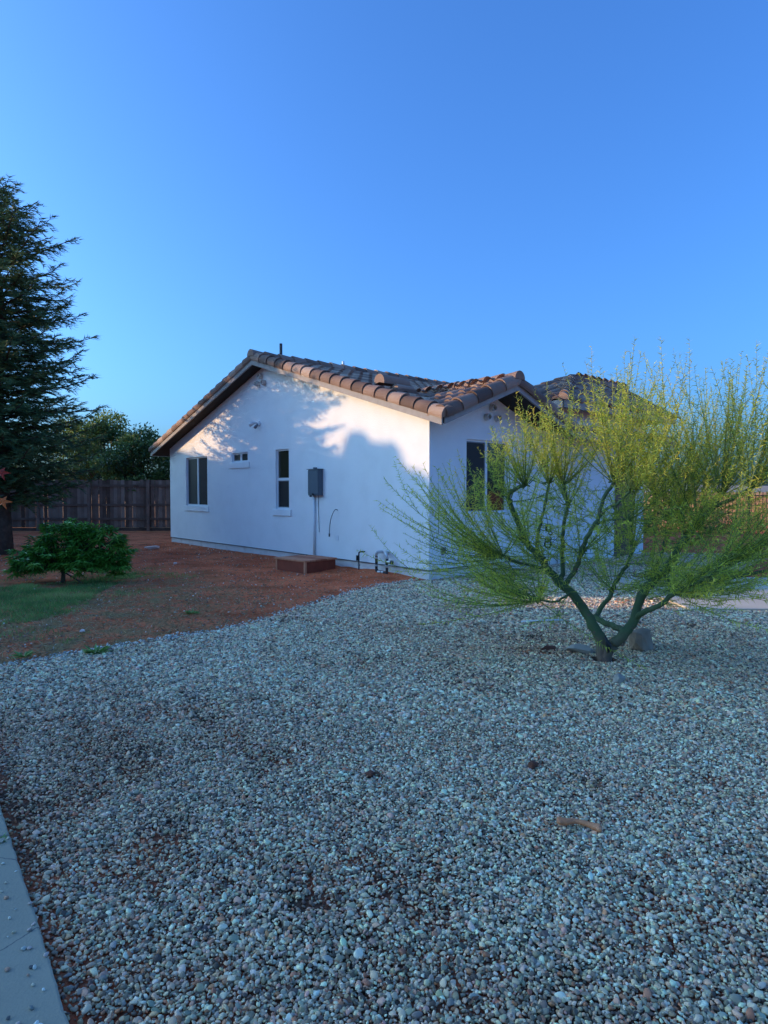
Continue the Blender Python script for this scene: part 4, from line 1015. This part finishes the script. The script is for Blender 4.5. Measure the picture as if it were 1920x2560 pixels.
x, y = scatter(DIRT, 95000, lambda x, y: (fnoise(x, y, 1.7)*.6 + .75*np.clip(1.15 - np.hypot((x+3.6)/3.2, (y-7.6)/3.8), 0, 1) + rng.normal(0,.10,len(x))) > .56)
n = len(x); P = np.stack([x, y, ground_h(x, y)], 1); D = np.stack([rng.normal(0,1,n), rng.normal(0,1,n), np.abs(rng.normal(.35,.3,n))], 1)
v, f = needles(P, D, rng.uniform(.03,.11,n), .0085)
mesh_obj('dry_grass', v, f, np.clip(rng.normal(.45,.22,n),0,1), M['straw'], kind='stuff')
x, y = scatter(DIRT, 14000, lambda x, y: fnoise(x+5, y, 1.2) > .36)
xx, yy = [], []
xr = rng.normal(1.5,.9,2600); yr = rng.normal(7.3,.9,2600); k = inpoly(xr, yr, GRAVEL); x = np.concatenate([x, xr[k]]); y = np.concatenate([y, yr[k]])
xr = rng.uniform(-3,6,1500); yr = rng.uniform(1.2,8,1500); k = inpoly(xr, yr, GRAVEL); x = np.concatenate([x, xr[k]]); y = np.concatenate([y, yr[k]])
n = len(x); g = inpoly(x, y, GRAVEL); P = np.stack([x, y, ground_h(x, y) + np.where(g, .020, .004)], 1)
D = np.stack([rng.normal(0,1,n), rng.normal(0,1,n), rng.normal(.05,.15,n)], 1)
v, f, k = leaves(P, D, rng.uniform(.012,.042,n), rng.uniform(.008,.018,n), roll=rng.normal(0,.5,n))
mesh_obj('leaf_litter', v, f, np.where(g, np.clip(rng.normal(.22,.15,n),0,1), np.clip(rng.beta(.8,1.0,n),0,1)), M['litter'], kind='stuff')

# soil clods and pebbles on the dirt + the gravel: instanced pebbles
def pebble_field(name, x, y, z, rad, col, mname, rough=.6):
    n = len(x); me = bpy.data.meshes.new(name); me.vertices.add(n); me.vertices.foreach_set('co', np.stack([x, y, z], 1).astype(np.float32).ravel())
    sc = np.stack([rad*rng.uniform(.95,1.55,n), rad*rng.uniform(.8,1.1,n), rad*rng.uniform(.5,.85,n)], 1)
    ro = np.stack([rng.normal(0,.45,n), rng.normal(0,.45,n), rng.uniform(0,2*np.pi,n)], 1)
    for nm, tp, arr in (('psc','FLOAT_VECTOR',sc), ('prot','FLOAT_VECTOR',ro)):
        a = me.attributes.new(nm, tp, 'POINT'); a.data.foreach_set('vector', arr.astype(np.float32).ravel())
    a = me.attributes.new('pvar', 'INT', 'POINT'); a.data.foreach_set('value', rng.integers(0, 4, n).astype(np.int32))
    a = me.attributes.new('pcol', 'FLOAT_COLOR', 'POINT'); a.data.foreach_set('color', np.concatenate([col, np.ones((n,1))], 1).astype(np.float32).ravel())
    m = bpy.data.materials.new(mname); m.use_nodes = True; nn = m.node_tree.nodes; l = m.node_tree.links
    bs = nn['Principled BSDF']; bs.inputs['Roughness'].default_value = rough; bs.inputs['Specular IOR Level'].default_value = .45
    at_ = nn.new('ShaderNodeAttribute'); at_.attribute_type = 'INSTANCER'; at_.attribute_name = 'pcol'
    l.new(at_.outputs['Color'], bs.inputs['Base Color'])
    ob = bpy.data.objects.new(name, me); COL.objects.link(ob); tag(ob, kind='stuff')
    ng = bpy.data.node_groups.new(name + '_nodes', 'GeometryNodeTree')
    ng.interface.new_socket('Geometry', in_out='INPUT', socket_type='NodeSocketGeometry'); ng.interface.new_socket('Geometry', in_out='OUTPUT', socket_type='NodeSocketGeometry')
    N = ng.nodes; Lk = ng.links; gi = N.new('NodeGroupInput'); go = N.new('NodeGroupOutput')
    g2i = N.new('GeometryNodeGeometryToInstance')
    for k in range(4):
        ico = N.new('GeometryNodeMeshIcoSphere'); ico.inputs['Radius'].default_value = 1; ico.inputs['Subdivisions'].default_value = 2
        nz = N.new('ShaderNodeTexNoise'); nz.noise_dimensions = '4D'; nz.inputs['W'].default_value = k * 3.7; nz.inputs['Scale'].default_value = .9; nz.inputs['Detail'].default_value = 1
        sub = N.new('ShaderNodeVectorMath'); sub.operation = 'SUBTRACT'; sub.inputs[1].default_value = (.5,.5,.5); Lk.new(nz.outputs['Color'], sub.inputs[0])
        scl = N.new('ShaderNodeVectorMath'); scl.operation = 'SCALE'; scl.inputs['Scale'].default_value = 1.5; Lk.new(sub.outputs[0], scl.inputs[0])
        sp = N.new('GeometryNodeSetPosition'); Lk.new(ico.outputs['Mesh'], sp.inputs['Geometry']); Lk.new(scl.outputs[0], sp.inputs['Offset'])
        sm = N.new('GeometryNodeSetShadeSmooth'); Lk.new(sp.outputs[0], sm.inputs[0])
        mt = N.new('GeometryNodeSetMaterial'); mt.inputs['Material'].default_value = m; Lk.new(sm.outputs[0], mt.inputs['Geometry']); Lk.new(mt.outputs[0], g2i.inputs[0])
    def attr(nm, tp):
        q = N.new('GeometryNodeInputNamedAttribute'); q.data_type = tp; q.inputs['Name'].default_value = nm; return [s for s in q.outputs if s.enabled and s.name == 'Attribute'][0]
    iop = N.new('GeometryNodeInstanceOnPoints'); Lk.new(gi.outputs[0], iop.inputs['Points']); Lk.new(g2i.outputs[0], iop.inputs['Instance'])
    iop.inputs['Pick Instance'].default_value = True; Lk.new(attr('pvar','INT'), iop.inputs['Instance Index'])
    e2r = N.new('FunctionNodeEulerToRotation'); Lk.new(attr('prot','FLOAT_VECTOR'), e2r.inputs[0]); Lk.new(e2r.outputs[0], iop.inputs['Rotation'])
    Lk.new(attr('psc','FLOAT_VECTOR'), iop.inputs['Scale']); Lk.new(iop.outputs[0], go.inputs[0])
    md = ob.modifiers.new('pebbles', 'NODES'); md.node_group = ng
    return ob
def jgrid(y0, y1, sp, xlim):
    ys = np.arange(y0, y1, sp); X, Y = [], []
    for yy in ys:
        xm = xlim(yy); xs = np.arange(-xm, xm, sp); X.append(xs + rng.uniform(-.5,.5,len(xs))*sp); Y.append(yy + rng.uniform(-.5,.5,len(xs))*sp)
    return np.concatenate(X), np.concatenate(Y)
PX, PY, PR = [], [], []
for y0, y1, sp, r_ in ((1.0,4.2,.0105,.0057), (4.2,7.2,.0138,.0075), (7.2,16.2,.0185,.0102)):
    x, y = jgrid(y0, y1, sp, lambda q: .66*q + .9); k = inpoly(x + rng.normal(0,.035,len(x)), y + rng.normal(0,.035,len(x)), GRAVEL)
    x, y = x[k], y[k]; PX.append(x); PY.append(y); PR.append(r_ * np.clip(rng.lognormal(0, .34, len(x)), .5, 2.6))
x = np.concatenate(PX); y = np.concatenate(PY); r_ = np.concatenate(PR)
# thin spots where soil shows: along the walkway, in worn patches, below the tree
edge = (x - E0.x)*(-EN.x) + (y - E0.y)*(-EN.y)
soil = np.clip((fnoise(x+2, y+4, 1.5) - .56)*4, 0, 1)*.55 + np.clip((fnoise(x-3, y+1, 4.5) - .66)*6, 0, 1)*.45 + np.clip(.22 - edge, 0, .2)*2.6 + .55*np.exp(-((x-1.4)**2/1.2 + (y-6.9)**2/.9))*np.clip((fnoise(x,y,3)-.4)*4,0,1)
dirtl = np.clip(1.1 - np.hypot((x+1.6)/1.8, (y-3.6)/1.9), 0, 1)      # the scuffed, soil stained area at the left
soil += dirtl * np.clip((fnoise(x+8,y,2.6)-.45)*4, 0, 1) * .6
k = rng.random(len(x)) > soil * .74; x, y, r_, soil, dirtl = x[k], y[k], r_[k], soil[k], dirtl[k]
k = ~inpoly(x, y, [(1.91,5.72), (2.11,5.72), (2.11,5.93), (1.91,5.93)]); x, y, r_, soil, dirtl = x[k], y[k], r_[k], soil[k], dirtl[k]
n = len(x)
pal = np.array([(.74,.65,.50), (.88,.82,.68), (.52,.48,.38), (.27,.25,.20), (.36,.40,.36), (.66,.45,.35), (.50,.25,.15), (.68,.54,.36), (.52,.54,.40), (.12,.105,.09)])
pw = np.array([.14,.21,.15,.17,.10,.08,.06,.02,.05,.10]); ci = rng.choice(len(pal), n, p=pw/pw.sum())
col = pal[ci] * rng.uniform(.68, 1.2, (n,1)) * rng.uniform(.90,1.10,(n,3))
stain = np.clip(soil*.5 + dirtl*.45 + .9*np.clip(fnoise(x+6,y,.9)-.5, 0, 1) + .25*(fnoise(x,y,.7)-.45), 0, .75)[:,None]
col = col*(1-stain) + col*np.array([.62,.46,.38])*stain
z = ground_h(x, y) + .004 + rng.uniform(0, .012, n) * (1 - .6*np.clip(soil,0,1))
pebble_field('gravel', x, y, z, r_, np.clip(col*np.array([1.36,1.08,.84]), .01, .94), 'river_pebbles')
# strays on the walkway
u = rng.random(90)*3.2 - .2; w_ = np.abs(rng.normal(0,.10,90)); x = E0.x + ED.x*u + EN.x*w_; y = E0.y + ED.y*u + EN.y*w_
pebble_field('stray_gravel', x, y, np.full(90, .049), rng.uniform(.003,.008,90), np.clip(pal[rng.choice(len(pal), 90)], .01, .9), 'stray_pebble')
# scattered chips on the dirt
x, y = scatter(DIRT, 34000, lambda x, y: rng.random(len(x)) < .10 + .9*np.clip((fnoise(x,y,2.2)-.5)*3,0,1)); 
xe = []; ye = []
for (ax, ay), (bx_, by_) in zip(GRAVEL[4:14], GRAVEL[5:15]):
    m_ = 130; u = rng.random(m_); xe.append(ax+(bx_-ax)*u - np.abs(rng.normal(0,.13,m_))*.7); ye.append(ay+(by_-ay)*u + np.abs(rng.normal(0,.13,m_))*.7)
nd = len(x); x = np.concatenate([x]+xe); y = np.concatenate([y]+ye); n = len(x); k_ = np.arange(n) < nd
c1 = np.array([(.26,.12,.075)]) * rng.uniform(.5,1.5,(n,1)); c2 = pal[rng.choice(len(pal), n, p=pw/pw.sum())]
pebble_field('soil_clods', x, y, ground_h(x, y) + .002, np.where(k_, rng.uniform(.004,.014,n), rng.uniform(.007,.014,n)), np.where((k_ & (rng.random(n) < .8))[:,None], c1, c2), 'soil_clod')
